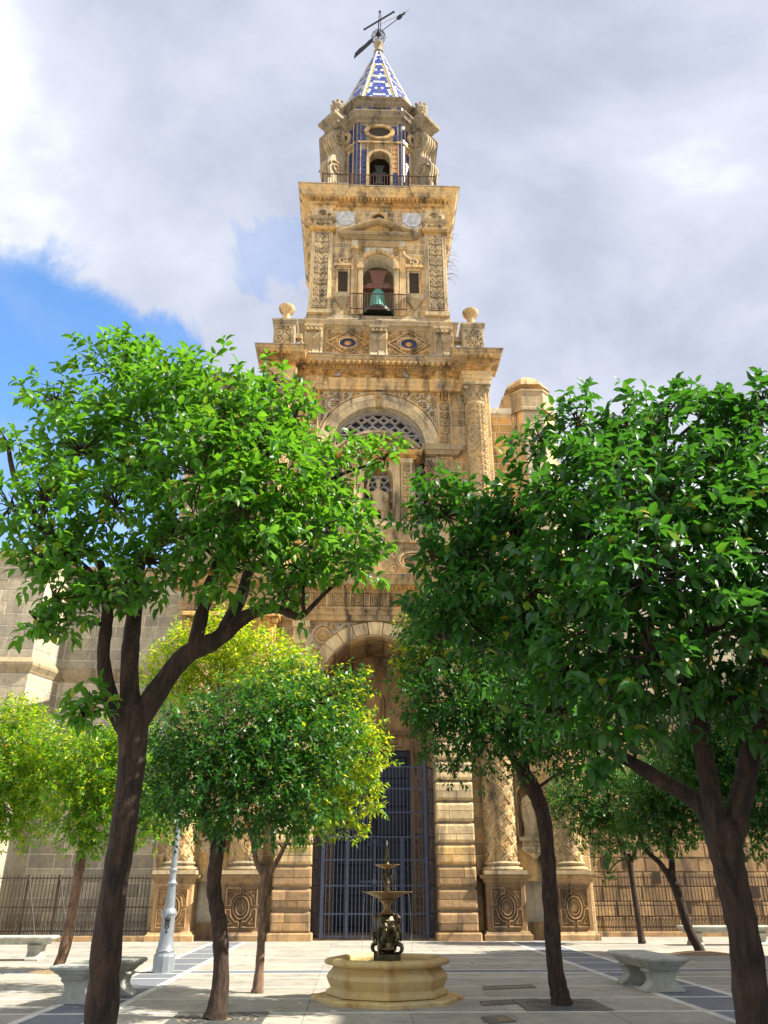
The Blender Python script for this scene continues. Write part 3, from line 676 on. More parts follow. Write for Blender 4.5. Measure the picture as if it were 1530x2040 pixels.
# big arch ring
for i in range(17):
    v = MB(); a0, a1 = PI*i/17, PI*(i+1)/17; arch_block(v, C2, 18.8, 2.05, 2.42, a0+.007, a1-.007, 1.04, 1.22, 3); arch_block(v, C2, 18.8, 2.425, 2.66, a0+.007, a1-.007, 1.00, 1.22, 3); part(v, 'voussoir', 'stone_pale')
v = MB()
for i in range(34): arch_block(v, C2, 18.8, 2.06, 2.42, PI*i/34, PI*(i+1)/34, 1.047, 1.2, 1); arch_block(v, C2, 18.8, 2.42, 2.65, PI*i/34, PI*(i+1)/34, 1.007, 1.2, 1)
part(v, 'arch_bed', 'mortar')
v = MB(); v.loft([[(C2-a, .96, z), (C2+a, .96, z), (C2+a, 1.2, z), (C2-a, 1.2, z)] for a, z in ((.12, 20.8), (.16, 21.2), (.2, 21.58))]); v.lathe([(.02, -.12), (.13, -.08), (.13, .08), (.02, .12)], (C2, .95, 21.3), 9); part(v, 'keystone', 'stone')
v = MB(); Fq = plane(1.19)
v.ridge([(C2+2.74*math.cos(PI*i/30), 18.8+2.74*math.sin(PI*i/30)) for i in range(31)], .05, .14, Fq)
for s_ in (-1, 1):
    x0, x1 = sorted((C2+s_*.25, C2+s_*2.58)); mx_, mz_ = C2+s_*1.95, 21.05
    orn_fill(v, lambda x, z: 18.9 < z < 21.66 and .25 < s_*(x-C2) < 2.58 and math.hypot(x-C2, z-18.8) > 2.82 and math.hypot(x-mx_, z-mz_) > .40, (x0, x1, 18.9, 21.66), (.05, .19), Fq, 150, .055, 11+s_)
    v.ridge(oval(mx_, mz_, .36, .36, 18), .03, .06, Fq)
    for e in (-.12, 0, .12): v.ridge([(mx_-.2, mz_+e), (mx_+.2, mz_+e)], .02, .05, Fq)
    v.ridge([(mx_, mz_-.25), (mx_, mz_+.25)], .03, .06, Fq)
part(v, 'spandrel_relief', 'stone')
for s_ in (-1, 1):                                                   # pilasters and imposts either side of the arch
    x0, x1 = sorted((C2+s_*2.62, C2+s_*3.2)); cx = (x0+x1)/2
    q = MB().box(x0, x1, 1.0, 1.2, 18.8, 21.12).box(x0-.15, x1+.02, 1.02, 1.2, 15.0, 18.36); q.box(x0-.04, x1+.04, .96, 1.2, 18.8, 18.95); pl = part(q, 'pilaster', 'stone_pale')
    o_ = MB(); orn_vert(o_, x0+.07, x1-.07, 19.0, 21.05, plane(1.0), .05); part(o_, 'pilaster_relief', 'stone', pl); o_ = MB(); orn_vert(o_, x0, x1-.06, 15.3, 18.25, plane(1.02), .05); part(o_, 'pilaster_relief', 'stone', pl); o_ = MB(); orn_lattice(o_, C2+s_*2.2-.12, C2+s_*2.2+.12, 15.3, 18.2, plane(1.19), .14, .04); part(o_, 'lattice_relief', 'stone', pl)
    c = MB().box(x0-.02, x1+.02, .98, 1.2, 21.12, 21.2)
    for row in (0, 1):
        for i in range(4): c.tube([(x0+.07+i*.147, .99, 21.2+row*.2), (x0+.07+i*.147, .95, 21.33+row*.2), (x0+.07+i*.147, .86-row*.03, 21.40+row*.2)], [.07, .075, .03], 5)
    c.box(x0-.02, x1+.02, 1.0, 1.2, 21.2, 21.6); c.cbox(x0-.08, x1+.08, .88, 1.2, 21.6, 21.69, .03); part(c, 'capital', 'stone_warm', pl)
    i0, i1 = sorted((C2+s_*1.98, C2+s_*3.5)); xa, xb = sorted((C2+s_*1.98, C2+s_*2.5))
    part(MB().sweep([(i0+.06, 1.9 if s_ > 0 else 1.2), (i0+.06, .86), (i1-.06, .86), (i1-.06, 1.2 if s_ > 0 else 1.9)], cornice_prof(0, 18.38, .2, 18.80, .3)), 'impost', 'stone_grey', pl)
    column(C2+s_*4.28, .72, .44, 13.5, 20.85, 21.62, 'stone', False, 'stone_grey')
    part(MB().cbox(C2+s_*4.28-.62, C2+s_*4.28+.62, .12, 1.2, 12.57, 13.5, .03), 'column_block', 'stone')
# aedicule with niche
w = MB(); wall(w, C2-1.55, C2+1.55, 14.92, 18.24, 1.0, 1.45, [('a', C2, .62, 15.05, 17.25)]); ae = part(w, 'aedicule', 'stone_pale')
q = MB()
for i in range(12):
    a0, a1 = PI*i/12, PI*(i+1)/12; f = lambda a: (C2+.62*math.cos(a), 1.44+.50*math.sin(a))
    q.add([(*f(a0), 15.05), (*f(a1), 15.05), (*f(a1), 17.25), (*f(a0), 17.25)], [(0, 1, 2, 3)])
    for k in range(5):
        e0, e1 = PI/2*k/5, PI/2*(k+1)/5; h_ = lambda a, e: (C2+.62*math.cos(a)*math.cos(e), 1.44+.50*math.sin(a)*math.cos(e), 17.25+.62*math.sin(e))
        q.add([h_(a0, e0), h_(a1, e0), h_(a1, e1), h_(a0, e1)], [(0, 1, 2, 3)])
part(q, 'niche', 'stone_warm', ae)
q = MB(); o_ = MB()
for s_ in (-1, 1):
    x0, x1 = sorted((C2+s_*.95, C2+s_*1.42)); q.box(x0, x1, .83, .9999, 15.15, 17.9); q.box(x0-.04, x1+.04, .79, .9999, 14.93, 15.15); q.box(x0-.04, x1+.04, .77, .9999, 17.9, 18.1); o_ = MB(); orn_vert(o_, x0+.08, x1-.08, 15.3, 17.8, plane(.83), .045); part(o_, 'pilaster_relief', 'stone', ae)
    x2, x3 = sorted((C2+s_*.70, C2+s_*.90)); q.box(x2, x3, .91, .9999, 15.05, 18.0)
q.box(C2-.7, C2+.7, .70, 1.6, 14.93, 15.05)
part(q, 'aedicule_frame', 'stone_pale', ae)
part(MB().sweep([(C2-1.6, 1.6), (C2-1.6, .85), (C2+1.6, .85), (C2+1.6, 1.6)], cornice_prof(0, 18.1, .26, 18.42, .3)), 'aedicule_cornice', 'stone_warm', ae)
q = MB(); rr, zc, am = 2.35, 16.97, math.asin(1.82/2.35)
for i in range(14):
    a0, a1 = PI/2-am+2*am*i/14, PI/2-am+2*am*(i+1)/14
    for ri, ro, yy in ((rr, rr+.12, .69), (rr-.10, rr-.001, .77)): arch_block(q, C2, zc, ri, ro, a0, a1, yy, 1.6, 1)
    for e in (.25, .75): a = a0+(a1-a0)*e; q.box(C2+(rr-.13)*math.cos(a)-.03, C2+(rr-.13)*math.cos(a)+.03, .73, .83, zc+(rr-.15)*math.sin(a)-.03, zc+(rr-.15)*math.sin(a)+.03)
q.prism([(C2+(rr-.02)*math.cos(PI/2-am+2*am*i/14), max(18.36, zc+(rr-.02)*math.sin(PI/2-am+2*am*i/14))) for i in range(15)] + [(C2-1.7, 18.34), (C2+1.7, 18.34)], .97, 1.6)
part(q, 'segmental_pediment', 'stone_grey', ae)
o_ = MB(); orn_fill(o_, lambda x, z: z > 18.46 and math.hypot(x-C2, z-zc) < 2.2, (C2-1.5, C2+1.5, 18.46, 19.25), (.06, .16), plane(.97), 120, .06, 9); part(o_, 'pediment_relief', 'stone_warm', ae)

# ---- top entablature with its breaks over the columns
E0 = 3.72
PATH2 = [(C2-4.95, 1.5), (C2-4.95, .28), (C2-E0, .28), (C2-E0, .98), (C2-3.35, .98), (C2-3.35, .90), (C2-2.55, .90), (C2-2.55, .98), (C2+2.55, .98), (C2+2.55, .90), (C2+3.35, .90), (C2+3.35, .98), (C2+E0, .98), (C2+E0, .28), (C2+4.95, .28), (C2+4.95, 1.5)]
part(MB().sweep(PATH2, [(-.9, 21.70), (0, 21.70), (0, 21.88), (.03, 21.9), (.03, 22.08), (.06, 22.1), (.07, 22.22), (.1, 22.26), (-.9, 22.26)]), 'architrave', 'stone')
part(MB().sweep(PATH2, [(-.9, 22.262), (0, 22.262), (0, 22.70), (-.9, 22.70)]), 'frieze', 'stone_warm')
for xa, xb, yy in ((-2.5, 2.5, .98), (-3.3, -2.6, .9), (2.6, 3.3, .9), (-4.9, -3.8, .28), (3.8, 4.9, .28)): o_ = MB(); orn_rinceau(o_, C2+xa, C2+xb, 22.29, 22.68, plane(yy), .06); part(o_, 'frieze_relief', 'stone_warm')
part(MB().sweep(PATH2, cornice_prof(.05, 22.70, .52, 23.14, .9)), 'cornice', 'stone')
part(MB().sweep(PATH2, [(-.88, 23.141), (.50, 23.141), (.545, 23.16), (.545, 23.21), (-.88, 23.22)]), 'weathered_ledge', 'stone_dark')
t = MB()
for xa, xb, y in ((C2-3.3, C2+3.3, .80), (C2-5.1, C2-3.8, .12), (C2+3.8, C2+5.1, .12)):
    dentils(t, xa, xb, y, .10, 22.71, 22.81, .15); bulbs(t, xa, xb, y-.24, 22.85, .105, .25)
part(t, 'dentils', 'stone_warm', kind='stuff')
# tower body behind the front, and roof of the lower stage
part(MB().box(C2-4.9, C2+4.9, 4.601, 9.4, 0, 23.2).box(C2-4.9, C2-2.6, 1.76, 4.6, 0, 23.2).box(C2+2.6, C2+4.9, 1.76, 4.6, 0, 23.2).box(C2-2.6, C2+2.6, 2.95, 4.6, 12.9, 23.2).box(C2-2.6, C2+2.6, 1.76, 2.95, 21.3, 23.2), 'tower_core', 'stone_flank')
for s_ in (-1, 1):
    x = C2+s_*4.9; xf = (lambda X, Y, Z, x=x: (x+(-Y), X, Z)) if s_ < 0 else (lambda X, Y, Z, x=x: (x-Y*1.0, X, Z))
# ---- corner pedestals with urns, balustrade, podium
for s_ in (-1, 1):
    cx = C2+s_*4.33; q = MB().cbox(cx-.48, cx+.48, .55, 1.5, 23.5, 24.95, .02); q.sweep([(cx-.5, 1.5), (cx-.5, .53), (cx+.5, .53), (cx+.5, 1.5)], [(-.2, 23.0), (.1, 23.0), (.1, 23.45), (.02, 23.52), (-.2, 23.54)])
    q.sweep([(cx-.48, 1.5), (cx-.48, .55), (cx+.48, .55), (cx+.48, 1.5)], [(-.3, 24.9), (0, 24.9), (.05, 24.95), (.06, 25.03), (.09, 25.06), (.09, 25.16), (-.3, 25.17)]); pd = part(q, 'corner_pedestal', 'stone_grey')
    o_ = MB(); orn_fill(o_, lambda x, z: abs(x-cx) < .40 and 23.62 < z < 24.84, (cx-.4, cx+.4, 23.6, 24.85), (.06, .17), plane(.55), 90, .05, 21+s_); o_.boss(cx, 24.25, .2, .08, plane(.55), 8); part(o_, 'pedestal_relief', 'stone_grey', pd)
    part(MB().lathe([(.26, 25.165), (.27, 25.22), (.17, 25.32), (.16, 25.62), (.19, 25.72), (.16, 25.78), (.20, 25.86), (.33, 25.98), (.38, 26.12), (.38, 26.20), (.34, 26.24), (.28, 26.22), (.22, 26.26), (.05, 26.27)], (cx, 1.02, 0), 20), 'urn', 'stone', pd, True)
    bx0, bx1 = sorted((C2+s_*3.55, C2+s_*3.85)); q = MB().box(bx0, bx1, 1.0, 1.25, 23.3, 23.75).box(bx0-.05, bx1, .95, 1.3, 24.45, 24.7); q.tube([( (bx0+bx1)/2+.22*math.cos(a), 1.12, 24.1+.3*math.sin(a)) for a in np.linspace(0, 2*PI, 13)], .05, 6); part(q, 'balustrade', 'stone_grey')
pod = part(MB().box(C2-3.6, C2+3.6, 1.95, 9.2, 23.2, 25.95), 'podium', 'stone')
part(MB().sweep([(C2-3.62, 9), (C2-3.62, 1.93), (C2+3.62, 1.93), (C2+3.62, 9)], cornice_prof(0, 25.72, .24, 26.14, .3)), 'podium_moulding', 'stone_grey', pod)
o_ = MB(); Fq = plane(1.95)
for s_ in (-1, 1):
    cx, cz = C2+s_*1.45, 24.92
    o_.ridge([(cx-1.0, cz), (cx, cz+.70), (cx+1.0, cz), (cx, cz-.70), (cx-1.0, cz)], .045, .08, Fq)
    for e in (.52, .42): o_.ridge(oval(cx, cz, e, e*.72, 24), .03, .08, Fq)
    for i in range(14):
        a = 2*PI*i/14; o_.ridge(spiral(cx+.60*math.cos(a), cz+.44*math.sin(a), .085, .02, 1.1, a, 1 if i % 2 else -1, 8), .02, .07, Fq)
    orn_fill(o_, lambda x, z: abs(x-cx) < 1.0 and 23.9 < z < 25.68 and abs(x-cx)/1.0+abs(z-cz)/.70 > 1.12, (cx-1, cx+1, 23.9, 25.68), (.06, .15), Fq, 90, .06, 31+s_)
    e = part(MB().lathe([(.44, 0), (.44, .03), (.40, .05), (.001, .05)], (0, 0, 0), 24), 'enamel_oval', 'enamel', pod); e.location = (cx, 1.95, cz); e.rotation_euler = (PI/2, 0, 0); e.scale = (1, .72, 1)
    b = MB(); b.boss(cx-.02, cz, .12, .02, plane(1.90), 9)
    for i in range(7): a = i*.9; b.boss(cx+.13*math.cos(a), cz+.11*math.sin(a), .05, .02, plane(1.90), 5)
    part(b, 'gilded_figure', 'gold', pod)
part(o_, 'podium_relief', 'stone', pod)
for bx in (-3.08, 0, 3.08):                                          # big console brackets
    q = MB(); pr_ = [(0, 23.32), (-.52, 23.32), (-.60, 23.5), (-.56, 23.85), (-.42, 24.1), (-.26, 24.25), (-.22, 24.5), (-.30, 24.8), (-.40, 24.95), (-.42, 25.2), (-.34, 25.3), (-.36, 25.5), (-.44, 25.62), (-.44, 25.74), (0, 25.74)]
    x0, x1 = C2+bx-.44, C2+bx+.44; m_ = len(pr_); q.add([(x0, 1.95+o, z) for o, z in pr_] + [(x1, 1.95+o, z) for o, z in pr_], [tuple(range(m_)), tuple(range(2*m_-1, m_-1, -1))] + [(i, (i+1) % m_, (i+1) % m_+m_, i+m_) for i in range(m_)])
    br = part(q, 'bracket', 'stone_grey', pod)
    for e in (-.36, 0, .36): q2 = MB().tube([(C2+bx+e, 1.95+o+.012, z) for o, z in pr_[1:-2]], .05, 6); part(q2, 'bracket_rib', 'stone_grey', pod)
    q2 = MB(); 
    for i in range(4): q2.lathe([(.02, -.09), (.09, -.03), (.09, .03), (.02, .09)], (C2+bx-.30+i*.20, 1.50, 25.4), 8)
    part(q2, 'bracket_leaf', 'stone_grey', pod)

# ------------------------------------------------------------------ belfry
CB = .10; BF = 2.1; BH = 3.45; BD = BF + 2*BH
w = MB(); wall(w, CB-BH, CB+BH, 26.14, 34.3, BF, BF+.9, [('r', CB-1.78, .24, 27.90, 29.52), ('a', CB, .78, 26.72, 29.85), ('r', CB+1.78, .24, 27.90, 29.52)]); 
bel = part(w, 'belfry_wall', 'mortar')
w = MB()
for s_ in (-1, 1):
    w.xf = lambda X, Y, Z, s_=s_: (CB+s_*(BH-Y), X, Z); wall(w, BF+.901, BD-.9, 26.14, 34.3, 0, .9, [('a', BF+BH, .8, 26.75, 29.85)])
w.xf = None; w.box(CB-BH, CB+BH, BD-.899, BD, 26.14, 34.3); w.box(CB-BH+.9, CB+BH-.9, BF+.9, BD-.9, 26.3, 26.7); w.box(CB-BH+.9, CB+BH-.9, BF+.9, BD-.9, 31.2, 31.6)
part(w, 'belfry_sides', 'stone_flank')
def ex_bel(za, zb):
    z = (za+zb)/2; r = [(CB-9, CB-2.34), (CB+2.34, CB+9)]
    if z < 31.6: r.append((CB-1.36, CB+1.36))
    elif z < 32.85: e = max(0, 1.9*(1-(z-31.6)/1.25)); r.append((CB-e, CB+e))
    if 27.7 < z < 29.6:
        for s_ in (-1, 1): r.append((CB+s_*1.78-.33, CB+s_*1.78+.33))
    if abs(z-33.05) < .33: r.append((CB-.42, CB+.42))
    if abs(z-33.02) < .5:
        for s_ in (-1, 1): r.append((CB+s_*1.74-.5, CB+s_*1.74+.5))
    return r
ashlar(bel, 'stone', CB-BH, CB+BH, 26.75, 33.9, BF, .36, .52, ex_bel, 70, gap_=.04)
part(MB().sweep([(CB-BH, BD), (CB-BH, BF), (CB+BH, BF), (CB+BH, BD)], [(-.2, 26.14), (.14, 26.14), (.14, 26.4), (.08, 26.5), (.05, 26.7), (-.2, 26.72)]), 'belfry_plinth', 'stone_grey', bel)
for s_ in (-1, 1):                                                   # carved corner pilasters
    x0, x1 = sorted((CB+s_*2.36, CB+s_*3.40)); q = MB().box(x0, x1, BF-.14, BF, 26.72, 31.95); q.box(x0-.08, x1+.08, BF-.20, BF, 26.722, 26.95); q.box(x0+.04, x1-.04, BF-.12, BF, 32.0, 33.9)
    pl = part(q, 'pilaster', 'stone_pale'); o_ = MB(); orn_vert(o_, x0+.16, x1-.16, 27.05, 31.85, plane(BF-.14), .06, .055); part(o_, 'pilaster_relief', 'stone_grey', pl); o_ = MB(); orn_rinceau(o_, x0+.12, x1-.12, 33.0, 33.5, plane(BF-.12), .06); part(o_, 'pilaster_relief', 'stone_grey', pl); o_ = MB(); orn_rinceau(o_, x0+.12, x1-.12, 32.42, 32.62, plane(BF-.12), .05); part(o_, 'pilaster_relief', 'stone_grey', pl)
    part(MB().sweep([(x0, BF), (x0, BF-.14), (x1, BF-.14), (x1, BF)], cornice_prof(0, 31.93, .16, 32.2, .05)), 'capital', 'stone_warm', pl)
    part(MB().sweep([(x0, BF), (x0, BF-.12), (x1, BF-.12), (x1, BF)], cornice_prof(0, 32.68, .16, 32.92, .05)), 'capital', 'stone_grey', pl)
# bell window frame
q = MB(); o_ = MB()
for s_ in (-1, 1):
    x0, x1 = sorted((CB+s_*.80, CB+s_*1.02)); q.box(x0, x1, BF-.12, BF, 26.75, 29.6); q.box(x0-.06, x1+.06, BF-.18, BF, 29.6, 29.82)
    x0, x1 = sorted((CB+s_*1.06, CB+s_*1.36)); q.box(x0, x1, BF-.08, BF, 26.75, 31.1); q.box(x0-.04, x1+.04, BF-.16, BF, 30.9, 31.1)
    orn_fill(o_, lambda x, z: abs(x-CB-s_*.86) < .17 and 30.3 < z < 31.1, (CB+s_*.86-.17, CB+s_*.86+.17, 30.3, 31.1), (.04, .09), plane(BF-.06), 50, .05, 41)
for i in range(11): arch_block(q, CB, 29.85, .79, 1.02, PI*i/11+.006, PI*(i+1)/11-.006, BF-.13, BF, 2)
q.box(CB-1.06, CB+1.06, BF-.06, BF-.001, 31.12, 31.5); q.lathe([(.02, -.16), (.12, -.1), (.12, .12), (.02, .18)], (CB, BF-.13, 30.78), 8)
part(q, 'bell_window_frame', 'stone', bel); part(o_, 'frame_relief', 'stone', bel, kind='stuff')
q = MB(); q.sweep([(CB-1.72, BF), (CB-1.72, BF-.08), (CB+1.72, BF-.08), (CB+1.72, BF)], cornice_prof(0, 31.58, .36, 31.78, .05))
for s_ in (-1, 1):
    q.loft([[(CB+s_*x, y, z) for y, z in ((BF, zb_+.04), (BF-.30, zb_+.06), (BF-.42, zb_+.12), (BF-.42, zb_+.18), (BF, zb_+.22))] for x, zb_ in ((2.0, 31.70), (0, 32.58))])
part(q, 'pediment', 'stone_grey', bel); part(MB().prism([(CB-1.8, 31.78), (CB+1.8, 31.78), (CB, 32.6)], BF-.05, BF-.002), 'tympanum', 'stone_warm', bel); part(MB().prism([(CB-1.1, 31.9), (CB+1.1, 31.9), (CB, 32.35)], BF-.10, BF-.051), 'pediment_panel', 'stone_warm', bel)
for s_ in (-1, 1):                                                   # slit windows, volutes, corbel sills, plaques
    cx = CB+s_*1.78
    q = MB().box(cx-.34, cx-.25, BF-.07, BF, 27.9, 29.54).box(cx+.25, cx+.34, BF-.07, BF, 27.9, 29.54).box(cx-.36, cx+.36, BF-.10, BF, 29.54, 29.64); q.box(cx-.42, cx+.42, BF-.2, BF, 29.72, 29.86); q.box(cx-.3, cx+.3, BF-.12, BF, 29.64, 29.72)
    part(q, 'slit_frame', 'stone', bel); q = MB(); q.loft([[(cx-a, BF-d, z), (cx+a, BF-d, z), (cx+a, BF, z), (cx-a, BF, z)] for a, d, z in ((.06, .06, 27.1), (.12, .14, 27.25), (.3, .22, 27.5), (.42, .3, 27.66), (.44, .32, 27.92))]); part(q, 'sill_corbel', 'stone_grey', bel)
    part(MB().box(cx-.26, cx+.26, BF+.04, BF+.06, 27.9, 29.53), 'slit_dark', 'dark_inside', bel)
    sp_ = spiral(cx+s_*.04, 30.08, .06, .22, 1.3, PI*(.5 if s_ > 0 else .5), s_, 14); q = MB().tube([(u, BF-.1, v) for u, v in sp_], [.05]*len(sp_), 6)
    cr = crom([(cx-s_*.14, 30.2), (cx-s_*.25, 30.32), (cx-s_*.46, 30.5), (cx-s_*.56, 30.9)], 5); q.tube([(u, BF-.1, v) for u, v in cr], [.09-.04*i/len(cr) for i in range(len(cr))], 6); part(q, 'volute', 'stone_grey', bel)
    ox = CB+s_*1.74; q = MB(); q.lathe([(.50, 0), (.50, .05), (.44, .06), (.44, .03), (.001, .03)], (0, 0, 0), 8, rot=PI/8); pq = part(q, 'plaque', 'plaque', bel); pq.location = (ox, BF-.01, 33.02); pq.rotation_euler = (PI/2, 0, 0)
    rel = MB(); orn_fill(rel, lambda x, z: math.hypot(x-ox, z-33.02) < .38, (ox-.4, ox+.4, 32.6, 33.45), (.06, .15), plane(BF-.04), 60, .02, 51+s_); part(rel, 'plaque_relief', 'plaque', bel)
q = MB().lathe([(.30, 0), (.30, .07), (.42, .08), (.42, 0)], (0, 0, 0), 20, cap=False); oq = part(q, 'oculus_frame', 'stone_warm', bel); oq.location = (CB, BF, 33.05); oq.rotation_euler = (PI/2, 0, 0)
q = MB().lathe([(.001, 0), (.30, 0)], (0, 0, 0), 20, cap=False); oq = part(q, 'oculus_dark', 'dark_inside', bel); oq.location = (CB, BF-.045, 33.05); oq.rotation_euler = (PI/2, 0, 0)
# window rail
q = MB()
for z in (26.82, 27.74): q.box(CB-1.38, CB+1.38, BF-.42, BF-.38, z, z+.04)
for s_ in (-1, 1): 
    for z in (26.82, 27.74): q.box(min(CB+s_*1.36, CB+s_*1.38), max(CB+s_*1.36, CB+s_*1.38), BF-.38, BF, z, z+.03)
part(q, 'window_rail', 'rust_iron', bel)
proto = part(MB().box(-.016, .016, -.016, .016, 0, .9), 'rail_bar', 'rust_iron', bel); proto.location = (CB-1.37, BF-.40, 26.84)
for i in range(1, 21): inst(proto, bel, (CB-1.37+2.74*i/20, BF-.40, 26.84))
# main bell with its headstock
BX, BY = CB-.02, BF+.42
bell = thing('bell', 'large green bronze bell hanging in the arched belfry window', 'bell', CH_O + Matrix.Rotation(CH_ROT, 3, 'Z') @ Vector((BX, BY, 0)), CH_ROT)
part(MB().lathe([(.001, 28.66), (.20, 28.64), (.30, 28.5), (.36, 28.2), (.40, 27.85), (.50, 27.45), (.66, 27.2), (.74, 27.02), (.72, 26.98), (.60, 27.1), (.44, 27.5), (.001, 28.3)], (0, 0, 0), 28), 'bell_body', 'verdigris', bell, True)
part(MB().lathe([(.745, 26.98), (.755, 27.06), (.70, 27.2), (.665, 27.28), (.655, 27.28), (.70, 27.1)], (0, 0, 0), 28), 'bell_lip', 'bell_dark', bell, True)
q = MB(); q.loft([[(-a, -.14, z), (a, -.14, z), (a, .14, z), (-a, .14, z)] for a, z in ((.16, 28.64), (.22, 28.9), (.32, 29.3), (.40, 29.7), (.46, 29.75), (.46, 29.85))]); q.box(-.78, .78, -.1, .1, 28.72, 28.9); q.loft([[(-a, -.16, z), (a, -.16, z), (a, .16, z), (-a, .16, z)] for a, z in ((.55, 28.7), (.62, 28.8), (.5, 29.0))])
part(q, 'headstock', 'wood_red', bell); part(MB().tube([(0, 0, 28.3), (0, 0, 27.1)], [.03, .05], 6).lathe([(.001, 26.95), (.09, 27.02), (.09, 27.12), (.001, 27.18)], (0, 0, 0), 10), 'clapper', 'iron', bell)
# main cornice of the belfry
cp = [(CB-BH, BD), (CB-BH, BF), (CB-2.3, BF), (CB-2.3, BF), (CB+2.3, BF), (CB+BH, BF), (CB+BH, BD)]
PB = [(CB-BH, BD), (CB-BH, BF-.10), (CB-2.32, BF-.10), (CB-2.32, BF), (CB+2.32, BF), (CB+2.32, BF-.10), (CB+BH, BF-.10), (CB+BH, BD)]
part(MB().sweep(PB, [(-.6, 33.62), (.0, 33.62), (.06, 33.70), (.08, 33.82), (.2, 33.9), (.22, 34.0), (.54, 34.08), (.56, 34.26), (.60, 34.30), (.68, 34.44), (.72, 34.5), (.72, 34.58), (-.6, 34.60)]), 'cornice', 'stone', bel)
part(MB().sweep(PB, [(-.3, 34.602), (.71, 34.59), (.755, 34.60), (.755, 34.655), (-.3, 34.67)]), 'weathered_ledge', 'stone_dark', bel)
t = MB(); dentils(t, CB-3.78, CB+3.78, BF-.30, .20, 33.90, 34.075, .21); bulbs(t, CB-3.5, CB+3.5, BF-.20, 33.80, .06, .15); part(t, 'dentils', 'stone_warm', bel, kind='stuff')
part(MB().box(CB-BH, CB+BH, BF-.05, BD, 34.3, 34.62), 'belfry_roof', 'stone_dark', bel)
# terrace railing
q = MB(); y_ = BF-.38
for z in (34.72, 35.78): q.box(CB-3.02, CB+3.02, y_-.02, y_+.02, z, z+.04)
for s_ in (-1, 1):
    for z in (34.72, 35.78): q.box(CB+s_*3.0-.02, CB+s_*3.0+.02, y_+.02, y_+6, z, z+.04)
    q.box(CB+s_*3.0-.035, CB+s_*3.0+.035, y_-.035, y_+.035, 34.6, 35.9); q.box(CB+s_*1.5-.025, CB+s_*1.5+.025, y_-.025, y_+.025, 34.6, 35.85)
rl = part(q, 'terrace_rail', 'rust_iron', bel); proto = part(MB().box(-.017, .017, -.017, .017, 0, 1.05), 'rail_bar', 'rust_iron', rl); proto.location = (CB-2.92, y_, 34.75)
for i in range(1, 41): inst(proto, rl, (CB-2.92+5.84*i/40, y_, 34.75))

# ------------------------------------------------------------------ lantern, scroll buttresses and tiled spire
CL = .13; LY = BF+.45+3.05; AP = 3.05
def octa(ap, z, rot=PI/8): 
    r_ = ap/math.cos(PI/8); return [(CL+r_*math.cos(rot+PI/4*i), LY+r_*math.sin(rot+PI/4*i), z) for i in range(8)]
q = MB()
FW = AP*math.tan(PI/8)
def facet(k):                                                        # local frame of facet k (0 = front): x along, y out to in, z up
    a = k*PI/4; c, s_ = math.cos(a), math.sin(a)
    return lambda X, Y, Z: (CL + X*c - (Y-AP)*s_ * 1.0, LY + X*s_ + (Y-AP)*c, Z)
for k in range(8):
    q.xf = facet(k); wall(q, -FW, FW, 34.6, 41.1, 0, .45, [('a', .02, .56, 34.9, 37.95)] if k in (0, 2, 4, 6) else [], 12)
q.xf = None; lan = part(q, 'lantern_wall', 'stone_dark')
for k in (-1, 0, 1):
    f = facet(k); t = MB(f); t2 = MB(f); o_ = MB(f)
    for s_ in (-1, 1):
        for z0 in np.arange(34.75, 38.7, .36):
            if k == 0 and s_ > 0 and z0 > 36.6: continue
            t.block(s_*.86-.14, s_*.86+.14, z0, z0+.31, -.012, .03, .01)
        for z0 in np.arange(34.75, 40.7, .62): t2.block(s_*1.16-.06, s_*1.16+.06, z0, z0+.6, -.012, .04, .01)
        for z0 in (39.4, 40.0): t.block(s_*.93-.16 - (.1 if z0 > 39.9 else 0)*s_, s_*.93+.16, z0, z0+.56, -.012, .03, .01)
        o_.ridge([(s_*1.04, 34.7), (s_*1.04, 40.9)], .03, .05, plane(0)); o_.ridge([(s_*.66, 34.7), (s_*.66, 38.9)], .03, .05, plane(0))
    part(t, 'tile_panel', 'tile_blue', lan, kind='stuff'); part(t2, 'tile_strip', 'tile_blue', lan, kind='stuff')
    o_.box(-1.2, 1.2, -.10, -.001, 39.15, 39.27); orn_rinceau(o_, -.8, .8, 38.78, 39.12, plane(0), .04)
    for i in range(20):
        a0, a1 = 2*PI*i/20, 2*PI*(i+1)/20
        P = lambda r_, a: (r_*math.cos(a), 40.02+r_*.68*math.sin(a)); p0, p1, p2, p3 = P(.62, a0), P(.86, a0), P(.86, a1), P(.62, a1); o_.prism([p0, p1, p2, p3], -.13, -.001)
    part(o_, 'lantern_trim', 'stone', lan)
    d = MB(f); d.prism([(.62*math.cos(2*PI*i/20), 40.02+.42*math.sin(2*PI*i/20)) for i in range(20)], -.03, -.0005); part(d, 'oval_window', 'dark_inside', lan)
    if k == 0:
        fr = MB(f)
        for i in range(10): arch_block(fr, .02, 37.95, .56, .72, PI*i/10, PI*(i+1)/10, -.08, 0, 2)
        fr.box(-.70, -.56, -.08, 0, 34.7, 37.95); fr.box(.60, .74, -.08, 0, 34.7, 37.95); part(fr, 'lantern_window_frame', 'stone', lan)
        oc_ = MB(f)
        for z0 in np.arange(36.9, 38.7, .36): oc_.block(.72, 1.0, z0, z0+.31, -.012, .03, .01)
        part(oc_, 'ochre_tiles', 'tile_ochre', lan, kind='stuff')
part(MB().loft([octa(2.6, 40.6), octa(2.6, 40.7)]), 'lantern_ceiling', 'dark_inside', lan)
